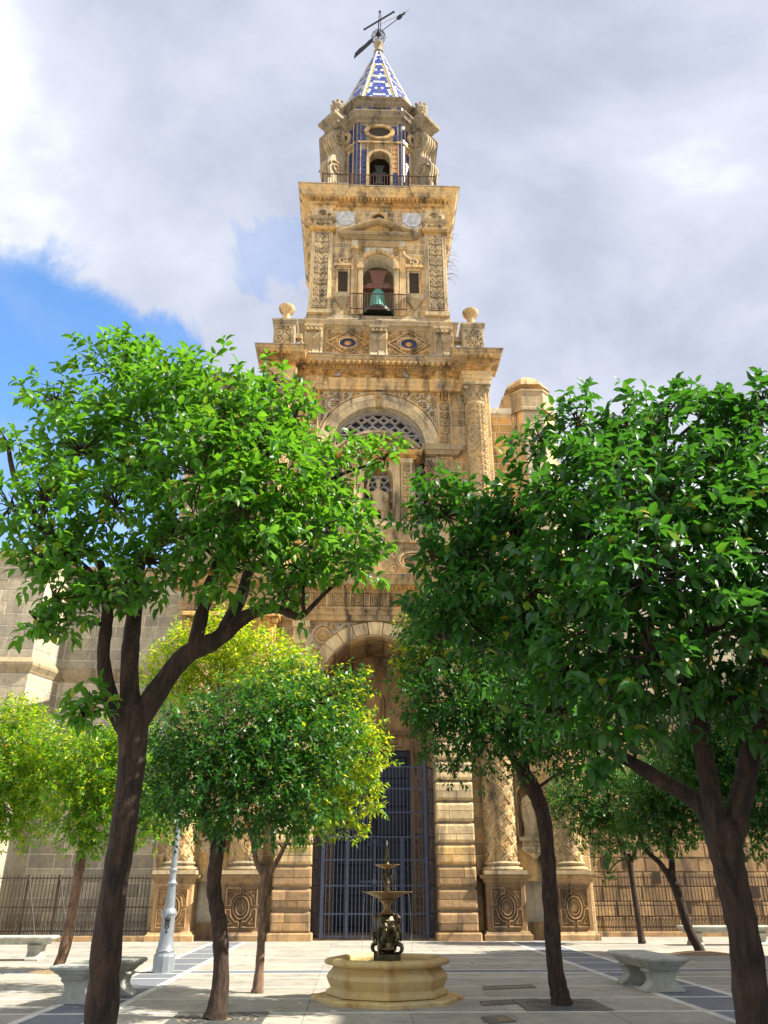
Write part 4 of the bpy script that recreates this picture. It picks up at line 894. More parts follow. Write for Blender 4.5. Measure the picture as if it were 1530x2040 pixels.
# small bell in the lantern
b2 = copy_tree(bell); b2.location = CH_O + Matrix.Rotation(CH_ROT, 3, 'Z') @ Vector((CL+.02, LY-AP+.48, 36.05-28.66*.62+1.15)); b2.scale = (.62, .62, .62); b2['label'] = 'small dark bell in the arched window below the tiled spire'
for ch in b2.children:
    if ch.name.startswith(('bell_body', 'headstock')): ch.data = ch.data.copy(); ch.data.materials[0] = M['bell_dark']
bell['group'] = 'tower bells'; b2['group'] = 'tower bells'
def oct_ring(name, mat, prof): 
    r_ = MB(); r_.loft([octa(AP+o, z) for o, z in prof]); return part(r_, name, mat, lan)
oct_ring('lantern_plinth', 'stone_grey', [(.0, 34.6), (.08, 34.61), (.08, 34.72), (.0, 34.74)])
oct_ring('lantern_cornice', 'stone_dark', [(0, 40.72), (.10, 40.78), (.12, 40.92), (.3, 40.98), (.34, 41.15), (.46, 41.28), (.46, 41.36), (-.1, 41.4)])
oct_ring('lantern_attic', 'stone_dark', [(-.12, 41.4), (-.12, 42.5)])
oct_ring('spire_cornice', 'stone_dark', [(-.12, 42.42), (.0, 42.5), (.04, 42.6), (.2, 42.68), (.22, 42.78), (-.4, 42.84)])
for k in (-1, 0, 1):
    f = facet(k); t = MB(f); d = MB(f); d.box(-.42, .42, .06, .119, 41.62, 42.2); part(d, 'attic_opening', 'dark_inside', lan); o_ = MB(f)
    for x in (-1.12, -.55, .55, 1.12): t.block(x-.07, x+.07, 41.55, 42.3, .11, .05, .01)
    for x in (-.84, .84): o_.ridge(oval(x, 41.9, .16, .2, 14), .03, .05, plane(.11))
    part(t, 'tile_strip', 'tile_blue', lan, kind='stuff'); part(o_, 'attic_relief', 'stone', lan)
for i, sx, sy in ((0, -1, -1), (1, 1, -1), (2, -1, 1), (3, 1, 1)):   # four scroll buttresses on the diagonals
    a = math.atan2(sy, sx); ca, sa = math.cos(a), math.sin(a)
    f = lambda X, Y, Z, ca=ca, sa=sa: (CL + X*ca - Y*sa, LY + X*sa + Y*ca, Z)
    q = MB(f)
    P = [(2.95, 34.6), (4.55, 34.6), (4.55, 35.5), (4.3, 35.6), (4.3, 36.2), (4.05, 36.35), (4.2, 36.9), (4.25, 37.5), (4.0, 38.1), (3.7, 38.45), (3.75, 38.9), (4.05, 39.3), (4.1, 39.8), (3.85, 40.25), (3.5, 40.4), (3.5, 40.75), (2.95, 40.75)]
    for y0, y1 in ((-.38, .38),):
        n_ = len(P); q.add([(x, y0, z) for x, z in P] + [(x, y1, z) for x, z in P], [tuple(range(n_)), tuple(range(2*n_-1, n_-1, -1))] + [(j, (j+1) % n_, (j+1) % n_+n_, j+n_) for j in range(n_)])
    bt = part(q, 'scroll_buttress', 'stone_dark', lan)
    r_ = MB(f)
    for e in (-.28, -.1, .1, .28): r_.tube([(x, e, z) for x, z in crom(P[5:15], 3)], .075, 6)
    for y in (-.38, .38):
        Fz = lambda u, v, h, y=y: (u, y + (h if y > 0 else -h), v)
        r_.ridge(spiral(3.72, 37.3, .5, .08, 1.7, 0, 1, 22), .06, .07, Fz); r_.ridge(spiral(3.62, 39.55, .42, .07, 1.6, PI, -1, 20), .055, .07, Fz); r_.ridge(spiral(3.6, 36.0, .34, .07, 1.4, 0, 1, 14), .05, .06, Fz)
    part(r_, 'scroll_rib', 'stone_grey', bt)
    r_ = MB(f)
    r_.loft([[(2.9, -h_, z), (x_, -h_, z), (x_, h_, z), (2.9, h_, z)] for x_, h_, z in ((3.7, .45, 40.7), (3.9, .55, 40.8), (3.92, .58, 40.95), (4.25, .70, 41.05), (4.28, .72, 41.25))])
    r_.loft([[(2.8, -h_, z), (x_, -h_, z), (x_, h_, z), (2.8, h_, z)] for x_, h_, z in ((3.7, .36, 41.25), (3.65, .34, 41.6), (3.9, .46, 41.75), (3.95, .48, 41.9), (3.55, .3, 42.0))]); part(r_, 'pinnacle', 'stone_dark', bt)
    r_ = MB(f); X0 = 3.42; r_.lathe([(.24, 41.98), (.28, 42.06), (.17, 42.2), (.36, 42.42), (.44, 42.65), (.36, 42.84), (.24, 42.88)], (X0, 0, 0), 12)
    for j in range(8): aa = 2*PI*j/8; r_.tube([(X0+.28*math.cos(aa), .28*math.sin(aa), 42.72), (X0+.36*math.cos(aa), .36*math.sin(aa), 43.0), (X0+.30*math.cos(aa), .30*math.sin(aa), 43.2)], [.08, .10, .03], 5)
    part(r_, 'flame_finial', 'stone_dark', bt)
SB, ST, ZB, ZT = 2.72, .16, 42.84, 51.3                              # spire of glazed tiles laid in rows
BLUE, WHT, YEL, ORG = (.030, .060, .36), (.66, .70, .72), (.55, .45, .16), (.36, .14, .07)
LT = (.34, .44, .62)
rows = 27
for k in range(8):
    t = MB(); a = k*PI/4; ca, sa = math.cos(a), math.sin(a); rd = random.Random(60+k)
    def sp3(u, v, h):                                                # u in -1..1 across, v 0..1 up
        ap = SB+(ST-SB)*v + h; hw = (SB+(ST-SB)*v)*math.tan(PI/8); return (CL + u*hw*ca + ap*sa, LY + u*hw*sa - ap*ca, ZB+(ZT-ZB)*v)
    side = k in (1, 7)
    for j in range(rows):
        v0, v1 = j/rows, (j+.94)/rows; hw = (SB+(ST-SB)*(v0+v1)/2)*math.tan(PI/8); n_ = max(2, round(2*hw/.19)); off = .5 if j % 2 else 0
        for i in range(n_):
            u0, u1 = -1+2*i/n_+.012, -1+2*(i+1)/n_-.012; ci = (i+.5)-n_/2
            x = abs(ci); y = (j % 6)-2.5; dd = x*.62+abs(y)
            c = WHT if 1.75 < dd < 2.55 and x > .4 else BLUE
            if x > n_/2-2.1 and n_ > 7 and (j % 6) in (0, 5): c = WHT
            if dd < 1.2 and rd.random() < .25: c = ORG
            if rd.random() < .06: c = rd.choice((WHT, ORG, LT))
            if i in (0, n_-1) and n_ > 3: c = YEL
            if j > rows-4: c = BLUE if j % 2 else WHT
            t.ccur = tuple(q_*rd.uniform(.8, 1.15) for q_ in c); h = rd.uniform(.0, .014)
            t.add([sp3(u0, v0, h+.012), sp3(u1, v0, h+.012), sp3(u1, v1, h), sp3(u0, v1, h), sp3(u0, v0, -.02), sp3(u1, v0, -.02)], [(0, 1, 2, 3), (4, 5, 1, 0)])
    t.build('spire_tiles', 'spire_tile', lan, kind='stuff')
r_ = MB().loft([octa(SB-.03, ZB-.02), octa(ST-.03, ZT)]); part(r_, 'spire_core', 'stone_grey', lan)
r_ = MB()
for i in range(8):
    a = PI/8+PI/4*i; k1, k2 = SB/math.cos(PI/8), ST/math.cos(PI/8); r_.tube([(CL+k1*math.cos(a), LY+k1*math.sin(a), ZB), (CL+k2*math.cos(a), LY+k2*math.sin(a), ZT)], [.06, .05], 6)
r_.cur = .9; part(r_, 'spire_ribs', 'plaque', lan)
part(MB().lathe([(.2, 51.2), (.34, 51.25), (.24, 51.4), (.20, 51.7), (.27, 51.95), (.33, 52.1), (.28, 52.25), (.12, 52.3)], (CL, LY, 0), 14), 'spire_finial', 'stone_grey', lan, True)
# weathervane
wv = thing('weather_vane', 'black wrought iron weather vane with cross and banner atop the spire', 'weather vane', CH_O + Matrix.Rotation(CH_ROT, 3, 'Z') @ Vector((CL, LY, 52.28)), CH_ROT + R(-33)); wv.scale = (.95, .95, .95)
part(MB().tube([(0, 0, 0), (0, 0, 2.4)], [.06, .035], 6), 'rod', 'iron', wv)
q = MB()
for i in range(8):
    a = PI*i/8; q.tube([(.5*math.cos(a)*math.cos(t), .5*math.sin(a)*math.cos(t), .62+.55*math.sin(t)) for t in np.linspace(0, 2*PI, 17)], .016, 4)
for z, r0 in ((.3, .4), (.62, .5), (.95, .4)): q.tube([(r0*math.cos(t), r0*math.sin(t), z) for t in np.linspace(0, 2*PI, 17)], .016, 4)
part(q, 'wire_globe', 'iron', wv)
q = MB(); ar = Vector((math.cos(.5), math.sin(.5), 0))
q.lathe([(.16, -.1), (.2, 0), (.12, .14)], (0, 0, .95), 8)
def bar3(mb, a, b, w_=.035): mb.tube([a, b], w_, 4)
bar3(q, (0, 0, 1.2), (.05, 0, 3.3)); bar3(q, (.16, 0, 1.2), (.18, 0, 3.2))
for e in (0, .13): bar3(q, (-1.1, 0, 2.37+e), (1.15, 0, 2.37+e))
for t in np.linspace(-1, 1, 9): bar3(q, (1.1*t, 0, 2.37), (1.1*t, 0, 2.5), .02)
for p0 in ((-1.18, 0, 2.43), (1.23, 0, 2.43), (.1, 0, 3.4)): q.lathe([(.001, -.1), (.1, 0), (.001, .1)], p0, 6)
part(q, 'cross', 'iron', wv)
q = MB(); pts = [(-.5, .92), (-.75, 1.0), (-1.1, .75), (-1.6, .62), (-1.95, .35), (-2.05, -.25), (-1.7, -.1), (-1.2, .12), (-.7, .38), (-.45, .55)]
q.prism([(x, .62+(z-.62)*.85) for x, z in pts], -.02, .02); part(q, 'banner', 'iron', wv)
q = MB(); bar3(q, (-.5, 0, .95), (1.7, 0, 1.45), .03); part(q, 'vane_arm', 'iron', wv)
q = MB(lambda x, y, z: (1.72+x, z, 1.5+y)); q.lathe([(.001, -.04), (.24, -.03), (.24, .03), (.001, .04)], (0, 0, 0), 14); q.xf = None; q.tube([(2.05+.12*math.cos(t), 0, 1.6+.12*math.sin(t)) for t in np.linspace(0, 2*PI, 11)], .03, 4); q.tube([(1.9, 0, 1.55), (2.55, 0, 1.72)], [.03, .005], 5)
q.tube([(.1, 0, 1.9), (.9, 0, 1.85), (1.6, 0, 1.7)], .012, 4); part(q, 'vane_disc', 'iron', wv)

# ------------------------------------------------------------------ nave walls, turrets, flanking chapels
for s_ in (-1, 1):
    cx = s_*8.05; q = MB(); o8 = lambda r_, z, yy=6.4: [(cx+r_*math.cos(PI/8+PI/4*i), yy+r_*math.sin(PI/8+PI/4*i), z) for i in range(8)]
    tu = part(MB().loft([o8(1.36, 0), o8(1.36, 23.7)]), 'turret', 'mortar')
    part(MB().loft([o8(1.36, 23.68), o8(1.5, 23.4), o8(1.5, 23.55), o8(1.44, 23.62), o8(1.44, 24.5), o8(1.5, 24.55), o8(1.5, 24.66), o8(1.30, 24.72)]), 'turret_drum', 'stone_grey', tu)
    part(MB().loft([o8(1.28, 25.1), o8(1.12, 25.4), o8(.82, 25.75), o8(.45, 26.02), o8(.12, 26.12)]), 'turret_cap', 'stone', tu)
    ap8 = 1.36*math.cos(PI/8); fw8 = 1.36*math.sin(PI/8)
    for k in (-2, -1, 0, 1, 2):
        a = k*PI/4; c_, sn = math.cos(a), math.sin(a)
        xf = lambda X, Y, Z, c_=c_, sn=sn: (cx + X*c_ - (Y-ap8)*sn, 6.4 + X*sn + (Y-ap8)*c_, Z)
        if abs(k) < 2: ashlar(tu, 'stone' if k != 0 else 'stone_flank', -fw8, fw8, 13, 23.65, 0, .45, .62, None, 6, xf=xf, seed=70+k)
    x0, x1 = sorted((s_*4.9, s_*7.0)); nv = part(MB().box(x0, x1, 5.6, 9, 0, 23.4).box(x0, x1, 5.4, 9, 23.4, 23.7), 'nave_wall', 'mortar')
    ashlar(nv, 'stone_warm', x0+.02, x1, 12, 23.3, 5.6, .45, .7, None, 6, seed=80+s_)
# left chapel: stepped front with string course
def chapel(boxes, top, mat, name):
    q = MB()
    for x0, x1, y0, y1 in boxes: q.box(x0, x1, y0, y1, 0, top)
    return part(q, name, 'mortar')
cl_ = part(MB().box(-19, -12.75, .6, 9, 0, 13.3).box(-12.2, -7.1, 2.2, 9, 0, 13.3).loft([[(-12.75, .6, z), (-12.2, 2.2, z), (-12.2, 9, z), (-12.75, 9, z)] for z in (0, 13.3)]), 'chapel_wall', 'mortar')
ashlar(cl_, 'stone_flank', -15.4, -12.76, .3, 13.3, .6, .46, .8, None, 28, seed=91); ashlar(cl_, 'stone_flank', -12.19, -7.1, .3, 13.3, 2.2, .46, .85, None, 50, seed=92)
dl = math.hypot(.55, 1.6)
ashlar(cl_, 'stone_flank', .02, dl-.02, .3, 13.3, 0, .46, .7, None, 0, xf=lambda X, Y, Z: (-12.75+X*.55/dl-Y*1.6/dl, .6+X*1.6/dl+Y*.55/dl, Z), seed=93)
part(MB().sweep([(-16, .6), (-12.75, .6), (-12.2, 2.2), (-7.1, 2.2)], [(-.1, 8.72), (.03, 8.72), (.06, 8.8), (.16, 8.98), (.17, 9.08), (.0, 9.3), (-.1, 9.3)]), 'string_course', 'stone_grey', cl_)
part(MB().sweep([(-16, .6), (-12.75, .6), (-12.2, 2.2), (-7.1, 2.2)], [(-.1, 13.1), (.03, 13.1), (.2, 13.35), (.2, 13.45), (-.1, 13.5)]), 'chapel_cornice', 'stone_grey', cl_)
cr_ = part(MB().box(7.1, 20, 3.4, 9, 0, 12.6), 'chapel_wall', 'mortar_low')
ashlar(cr_, 'stone_low', 7.12, 16.5, .1, 7.5, 3.4, .48, .72, None, 70, seed=94, d=.05); ashlar(cr_, 'stone_flank', 7.12, 16.5, 7.5, 12.5, 3.4, .48, .8, None, 0, seed=95)
for i in range(7): x = 8.2+i*1.2+random.uniform(-.4, .4); z = random.choice((.7, 1.2, 1.7, 2.2, 2.6)); part(MB().box(x, x+.3, 3.335, 3.36, z, z+.36), 'putlog_hole', 'dark_inside', cr_)

# ------------------------------------------------------------------ entrance gate
gt = thing('entrance_gate', 'tall blue-grey iron bar gate closing the arched church porch', 'gate', CH_O, CH_ROT)
GY = .42
def post(x, y, w_, z1, name='post'): return part(MB().box(x-w_, x+w_, y-w_, y+w_, .055, z1), name, 'gate_paint', gt)
for x in (-1.74, 1.74): post(x, GY, .055, 5.75); post(x, GY, .03, 5.85)
for x in (-.93, .93): post(x, GY, .035, 3.12)
for x in (-.022, .022): post(x, GY-.01, .018, 3.06)
lv = (.12, .77, 1.61, 2.40, 3.12, 3.90, 4.68, 5.42)
for z in lv:
    part(MB().box(-1.72, 1.72, GY-.012, GY+.012, z-.022, z+.022), 'gate_rail', 'gate_paint', gt)
    for s_ in (-1, 1): part(MB().loft([[(s_*1.74, GY-.012, z+e), (s_*2.115, GY+.55, z+e), (s_*2.115, GY+.575, z+e), (s_*1.74, GY+.012, z+e)] for e in (-.02, .02)]), 'gate_rail', 'gate_paint', gt)
bar = part(MB().box(-.0135, .0135, -.0135, .0135, .06, 5.44), 'bar', 'gate_paint', gt); bar.location = (-1.62, GY, 0)
xs = [-1.62+.1245*i for i in range(1, 27)]
for x in xs:
    if abs(abs(x)-.93) > .05 and abs(x) > .04: inst(bar, gt, (x, GY, 0))
for s_ in (-1, 1):
    for i in range(1, 6): t_ = i/6; inst(bar, gt, (s_*(1.74+.375*t_), GY+.56*t_, 0))
part(MB().box(-.5, .5, GY+.02, GY+.05, 1.70, 1.76).box(-.06, .06, GY-.05, GY+.02, 1.66, 1.8), 'bolt', 'gate_paint', gt)
q = MB()
for s_ in (-1, 1): q.tube([(u, GY, v) for u, v in spiral(s_*.14, 2.92, .10, .03, 1.2, PI/2, s_, 12)], .012, 4)
part(q, 'gate_scroll', 'gate_paint', gt)

# ------------------------------------------------------------------ iron fences
def local(x, y, z=0.0): return CH_O + Matrix.Rotation(CH_ROT, 3, 'Z') @ Vector((x, y, z))
def fence(x0, x1, y, z1, label, pitch, braces=()):
    f = thing('iron_fence', label, 'fence', local(x0, y), CH_ROT, 'railings along the church'); L = x1-x0
    part(MB().cbox(-.05, L+.05, -.12, .14, 0, .14, .03), 'kerb', 'stone_low', f)
    for z in (.30, .98, z1-.12): part(MB().box(0, L, -.012, .012, z-.018, z+.018), 'rail', 'fence_iron', f)
    pk = MB().box(-.010, .010, -.010, .010, .14, z1-.06); pk.loft([[(-.012, -.012, z1-.06), (.012, -.012, z1-.06), (.012, .012, z1-.06), (-.012, .012, z1-.06)], [(-.002, -.002, z1), (.002, -.002, z1), (.002, .002, z1), (-.002, .002, z1)]])
    pk = part(pk, 'picket', 'fence_iron', f); n = int(L/pitch)
    for i in range(1, n): inst(pk, f, (L*i/n, 0, 0))
    hp = part(MB().tube([(.0, 0, .14), (.0, 0, .48), (pitch*.25, 0, .56), (pitch*.5, 0, .60), (pitch*.75, 0, .56), (pitch, 0, .48), (pitch, 0, .14)], .011, 5), 'hoop', 'fence_iron', f); hp.location = (pitch*.5, -.02, 0)
    for i in range(1, n-1): inst(hp, f, (L*i/n+pitch*.5, -.02 if i % 2 else -.035, 0))
    for bx in braces: part(MB().box(bx-.03, bx+.03, -.03, .03, .0, z1-.02).tube([(bx+.02, 0, z1-.1), (bx+.72, -.5, .05)], .02, 5), 'brace_post', 'fence_iron', f)
fence(-15.2, -7.25, .1, 1.95, 'dark iron railing with raked braces along the paler chapel wall beside the lamp post', .118, (3.9, 4.9))
fence(7.35, 15.5, 2.2, 2.0, 'dark iron railing along the rough brown wall behind the two slender trees', .118)

# ------------------------------------------------------------------ statues
def ring(cx, cy, z, rx, ry, n=22, fold=0.0, nf=9, ph=0.0, tilt=0.0):
    return [(cx+rx*math.cos(2*PI*i/n)*(1+fold*math.sin(nf*2*PI*i/n+ph)), cy+ry*math.sin(2*PI*i/n)*(1+fold*math.sin(nf*2*PI*i/n+ph)), z+tilt*math.cos(2*PI*i/n)) for i in range(n)]
def bishop(label, loc):
    t = thing('statue', label, 'statue', loc, CH_ROT, 'robed stone saints in the lower niches'); m = MB()
    m.loft([ring(0, 0, z, rx, ry, 28, fo, 9, ph) for z, rx, ry, fo, ph in ((0, .25, .17, .09, 0), (.12, .25, .17, .09, .2), (.30, .24, .165, .08, .5), (.31, .27, .185, .06, .5), (.55, .255, .18, .06, .8), (.85, .225, .17, .05, 1.1), (1.05, .21, .16, .03, 1.3), (1.18, .215, .15, .02, 0), (1.27, .185, .125, 0, 0), (1.32, .10, .09, 0, 0), (1.36, .062, .065, 0, 0))])
    m.loft([ring(0, -.01, z, rx, ry, 16) for z, rx, ry in ((1.34, .05, .055), (1.40, .07, .085), (1.47, .085, .10), (1.54, .085, .098), (1.59, .082, .09))])     # head
    m.loft([ring(0, -.02, z, rx, ry, 16) for z, rx, ry in ((1.57, .095, .10), (1.66, .105, .09), (1.76, .075, .06), (1.84, .015, .02))])                          # mitre
    m.lathe([(.001, -.03), (.016, -.01), (.02, .02), (.006, .05)], (0, -.112, 1.475), 8)                                                                          # nose
    for s_ in (-1, 1):
        m.tube([(s_*.19, 0, 1.22), (s_*.255, -.03, 1.06), (s_*.235, -.13, .96), (s_*.09, -.185, 1.06)], [.07, .072, .06, .04], 10)                                # folded arms
        m.tube([(s_*.05, -.20, 1.06), (s_*.015, -.215, 1.11)], [.04, .025], 8)
        m.loft([[(s_*x, y, z) for x, y in ((.15+a, -.10), (.26+a, -.13), (.30+a, .02), (.24+a, .12), (.15+a, .1))] for z, a in ((1.20, -.03), (1.0, .02), (.75, .03), (.5, .015), (.40, -.02))])       # hanging cope
        m.lathe([(.001, -.025), (.013, 0), (.001, .03)], (s_*.086, .0, 1.47), 6)
    for i in range(5): m.tube([(-.12+i*.06, -.165, .06), (-.1+i*.05, -.175, .6), (-.05+i*.025, -.15, 1.0)], [.018, .016, .008], 6)
    b = remesh(part(m, 'figure', 'stone_pale', t), .016, 3); b.data.materials.clear(); b.data.materials.append(M['stone_pale'])
    part(MB().cbox(-.30, .30, -.19, .16, -.055, .012, .02), 'plinth', 'stone_grey', t)
bishop('stone bishop statue in the niche between carved columns right of the gate', local(5.44, .60, 3.155+.02))
bishop('stone saint statue in the niche between carved columns left of the gate', local(-5.44, .60, 3.155+.02))
st = thing('statue', 'stone warrior statue in a short tunic in the high niche under the curved pediment', 'statue', local(C2, 1.32, 15.18), CH_ROT); m = MB()
for s_, kx, kz in ((-1, -.16, .0), (1, .20, .10)):
    m.tube([(s_*.13, 0, 1.02), (kx*1.0, -.06, .58), (kx*1.05, .0, .12+kz), (kx*1.1, -.02, .05+kz)], [.15, .105, .085, .065], 12); m.tube([(kx*1.1, .02, .05+kz), (kx*1.15, -.2, .03+kz)], [.07, .05], 8)
m.loft([ring(0, 0, z, rx, ry, 30, fo, 11) for z, rx, ry, fo in ((.62, .37, .25, .07), (.8, .33, .23, .07), (1.02, .25, .19, .03), (1.15, .23, .17, 0), (1.4, .28, .19, 0), (1.55, .27, .17, 0), (1.66, .13, .11, 0), (1.75, .075, .08, 0))])
m.loft([ring(.01, -.02, z, rx, ry, 16) for z, rx, ry in ((1.72, .06, .07), (1.80, .09, .11), (1.90, .11, .125), (2.0, .105, .12), (2.06, .06, .07))]); m.lathe([(.12, 0), (.15, .06), (.08, .16), (.001, .2)], (.01, 0, 1.98), 12); m.lathe([(.001, -.03), (.02, 0), (.005, .05)], (.01, -.145, 1.88), 6)
m.tube([(-.26, 0, 1.52), (-.42, -.05, 1.45), (-.46, -.14, 1.75), (-.40, -.18, 1.98)], [.10, .085, .065, .05], 10); m.tube([(.26, 0, 1.52), (.40, -.06, 1.25), (.36, -.2, 1.08)], [.10, .085, .06], 10)
for i in range(4): m.tube([(-.40+i*.02-.03, -.18, 1.98), (-.41+i*.025-.03, -.22, 2.06)], [.02, .014], 6)
m.loft([ring(.3+.04*z, .1, z, .17-.02*z, .10, 14, .08, 5) for z in (.15, .5, .9, 1.3, 1.55)]); m.lathe([(.001, 0), (.22, .03), (.24, .16), (.12, .28), (.001, .3)], (.28, -.12, -.02), 10)
b = remesh(part(m, 'figure', 'stone_pale', st), .022, 3); b.data.materials.clear(); b.data.materials.append(M['stone_pale'])
part(MB().cbox(-.58, .58, -.42, .3, -.13, .012, .03).tube([(.28, -.2, .1), (.1, -.3, .08), (-.2, -.3, .06)], [.1, .09, .06], 8), 'plinth', 'stone_grey', st)

# ------------------------------------------------------------------ fountain
FC = Vector((.05, 14.45, 0))
fo = thing('fountain', 'octagonal yellow marble fountain with two tiered iron bowls before the church gate', 'fountain', FC, 0)
fo.scale = (.89, .89, .78); OR = -PI/2 + R(1.5)
part(MB().lathe([(1.34, 0), (1.34, .055), (1.30, .085), (.9, .085)], (0, 0, 0), 8, rot=OR), 'plinth', 'marble_basin', fo)
bas = MB().lathe([(1.02, .086), (1.08, .10), (1.08, .17), (1.02, .20), (1.00, .22), (1.05, .32), (1.08, .40), (1.05, .47), (.985, .54), (.96, .585), (1.0, .60), (1.09, .615), (1.12, .65), (1.12, .69), (1.08, .73), (.98, .745), (.90, .73), (.87, .68), (.86, .35), (.3, .33)], (0, 0, 0), 8, rot=OR, cap=False)
basin = part(bas, 'basin', 'marble_basin', fo, False); bm_ = basin.modifiers.new('soft', 'BEVEL'); bm_.width = .008; bm_.segments = 2; bm_.limit_method = 'ANGLE'; bm_.angle_limit = R(25)
part(MB().lathe([(.86, .60), (.2, .60)], (0, 0, 0), 8, rot=OR, cap=False), 'basin_water', 'water', fo)
part(MB().lathe([(.36, .33), (.36, .66), (.34, .68), (.05, .68)], (0, 0, 0), 8, rot=OR), 'stand', 'marble_basin', fo)
m = MB(); m.box(-.24, .24, -.17, .17, .68, .80).box(-.17, .17, -.24, .24, .681, .80)
part(m, 'pedestal_block', 'bronze', fo)
m = MB().lathe([(.10, .80), (.13, .88), (.10, 1.0), (.13, 1.12), (.18, 1.25), (.17, 1.40), (.12, 1.50), (.10, 1.54)], (0, 0, 0), 18)
for k in range(4):                                                   # coiled dolphins and little figures round the stem
    a = PI/4+k*PI/2+.3; c_, sn = math.cos(a), math.sin(a); f = lambda x, y, z: (x*c_-y*sn, x*sn+y*c_, z)
    m.tube([f(.20+.085*math.cos(t), 0, .90+.085*math.sin(t)) for t in np.linspace(-2.2, 3.6, 13)], [.02+.045*i/12 for i in range(13)], 8)
    m.tube([f(*q) for q in ((.13, 0, .95), (.17, .03, 1.08), (.15, .05, 1.2), (.17, .04, 1.30), (.16, .0, 1.40))], [.05, .055, .05, .055, .03], 8)
    m.tube([f(.18, .03, 1.38), f(.20, .02, 1.46), f(.17, 0, 1.53)], [.055, .06, .02], 8); m.tube([f(.17, .05, 1.28), f(.22, .10, 1.16), f(.19, .12, 1.02)], [.03, .028, .02], 6); m.tube([f(.17, -.05, 1.28), f(.2, -.11, 1.20), f(.17, -.13, 1.3)], [.03, .028, .02], 6)
fg = remesh(part(m, 'figure_stem', 'bronze', fo), .009, 2); fg.data.materials.clear(); fg.data.materials.append(M['bronze']); fg.scale = (1.06, 1.06, 1)
part(MB().lathe([(.16, 1.52), (.11, 1.55), (.075, 1.60), (.07, 1.68), (.085, 1.73), (.13, 1.76), (.135, 1.78), (.09, 1.80)], (0, 0, 0), 22), 'upper_stem', 'bowl_iron', fo, True)
part(MB().lathe([(.09, 1.79), (.13, 1.80), (.20, 1.83), (.30, 1.88), (.41, 1.925), (.475, 1.935), (.475, 1.943), (.40, 1.938), (.28, 1.90), (.08, 1.86)], (0, 0, 0), 40, cap=False), 'large_bowl', 'bowl_iron', fo, True)
m = MB().lathe([(.05, 1.86), (.065, 1.93), (.045, 2.0), (.04, 2.08), (.055, 2.12), (.035, 2.17), (.05, 2.26), (.03, 2.34), (.06, 2.39)], (0, 0, 0), 14)
for k in range(3): a = k*2.1+.4; m.tube([(.05*math.cos(a), .05*math.sin(a), 2.10), (.085*math.cos(a), .085*math.sin(a), 2.2), (.05*math.cos(a), .05*math.sin(a), 2.3)], [.018, .024, .014], 6); m.lathe([(.001, -.02), (.022, 0), (.001, .03)], (.08*math.cos(a), .08*math.sin(a), 2.24), 6)
part(m, 'bronze_stem', 'bronze', fo, True)
part(MB().lathe([(.06, 2.385), (.10, 2.40), (.17, 2.43), (.215, 2.455), (.24, 2.46), (.24, 2.468), (.18, 2.46), (.05, 2.42)], (0, 0, 0), 30, cap=False), 'small_bowl', 'bowl_iron', fo, True)
part(MB().lathe([(.035, 2.42), (.05, 2.47), (.03, 2.51), (.042, 2.56), (.033, 2.66), (.026, 2.74), (.018, 2.80), (.006, 2.84)], (0, 0, 0), 12), 'finial', 'bronze', fo, True)
for k in range(6):                                                   # thin falling jets
    a = k*PI/3+.15; pts = [((.40+.06*t)*math.cos(a), (.40+.06*t)*math.sin(a), 1.91-1.3*t*t) for t in np.linspace(0, 1, 7)]; part(MB().tube(pts, .0035, 5), 'water_jet', 'water', fo)
for k in range(4): a = k*PI/2+.6; part(MB().tube([((.17+.02*t)*math.cos(a), (.17+.02*t)*math.sin(a), 2.43-.5*t*t) for t in np.linspace(0, 1, 5)], .003, 5), 'water_jet', 'water', fo)
part(MB().tube([(0, 0, 2.83), (.002, 0, 2.90), (.0, 0, 2.94)], [.012, .014, .004], 6), 'water_jet', 'water', fo)

# ------------------------------------------------------------------ lamp post
lp = thing('lamp_post', 'silver painted cast iron street lamp post rising into the left trees', 'street lamp', (-4.5, 18.6, 0), R(8)); lp.scale = (.80, .80, 1.0)
part(MB().lathe([(.275, 0), (.275, .30), (.26, .33), (.235, .35), (.235, .37)], (0, 0, 0), 12), 'foot', 'silver_paint', lp)
part(MB().lathe([(.225, .37), (.24, .40), (.205, .45), (.175, .62), (.165, 1.0), (.18, 1.04), (.205, 1.07), (.205, 1.10), (.17, 1.15), (.145, 1.18)], (0, 0, 0), 24), 'pedestal', 'silver_paint', lp, True)
tw = MB().lathe([(.13, 1.17), (.12, 1.3), (.095, 1.62)], (0, 0, 0), 20)
for k in range(10): tw.tube([((.125-.03*t)*math.cos(2*PI*k/10+t*1.6), (.125-.03*t)*math.sin(2*PI*k/10+t*1.6), 1.18+.44*t) for t in np.linspace(0, 1, 7)], .014, 5)
part(tw, 'twisted_collar', 'silver_paint', lp, True)
rg = MB().lathe([(.09, 1.60), (.125, 1.63), (.13, 1.66), (.10, 1.69), (.085, 1.72), (.085, 1.86), (.11, 1.89), (.11, 1.92), (.08, 1.95)], (0, 0, 0), 20)
for k in range(12): rg.lathe([(.001, -.02), (.02, 0), (.001, .02)], (.125*math.cos(2*PI*k/12), .125*math.sin(2*PI*k/12), 1.645), 6)
part(rg, 'ring_moulding', 'silver_paint', lp, True)
part(MB().lathe([(.082, 1.94), (.075, 2.6), (.06, 3.5), (.05, 3.9), (.07, 3.93), (.05, 3.97)], (0, 0, 0), 16), 'shaft', 'silver_paint', lp, True)
cr = MB(lambda x, y, z: (x, y-.172, z)); Fz = plane(0)
cr.ridge([(-.06, .95), (.06, .95)], .012, .012, Fz); cr.ridge([(-.06, .95), (-.075, 1.0), (-.03, .975), (0, 1.015), (.03, .975), (.075, 1.0), (.06, .95)], .01, .012, Fz)
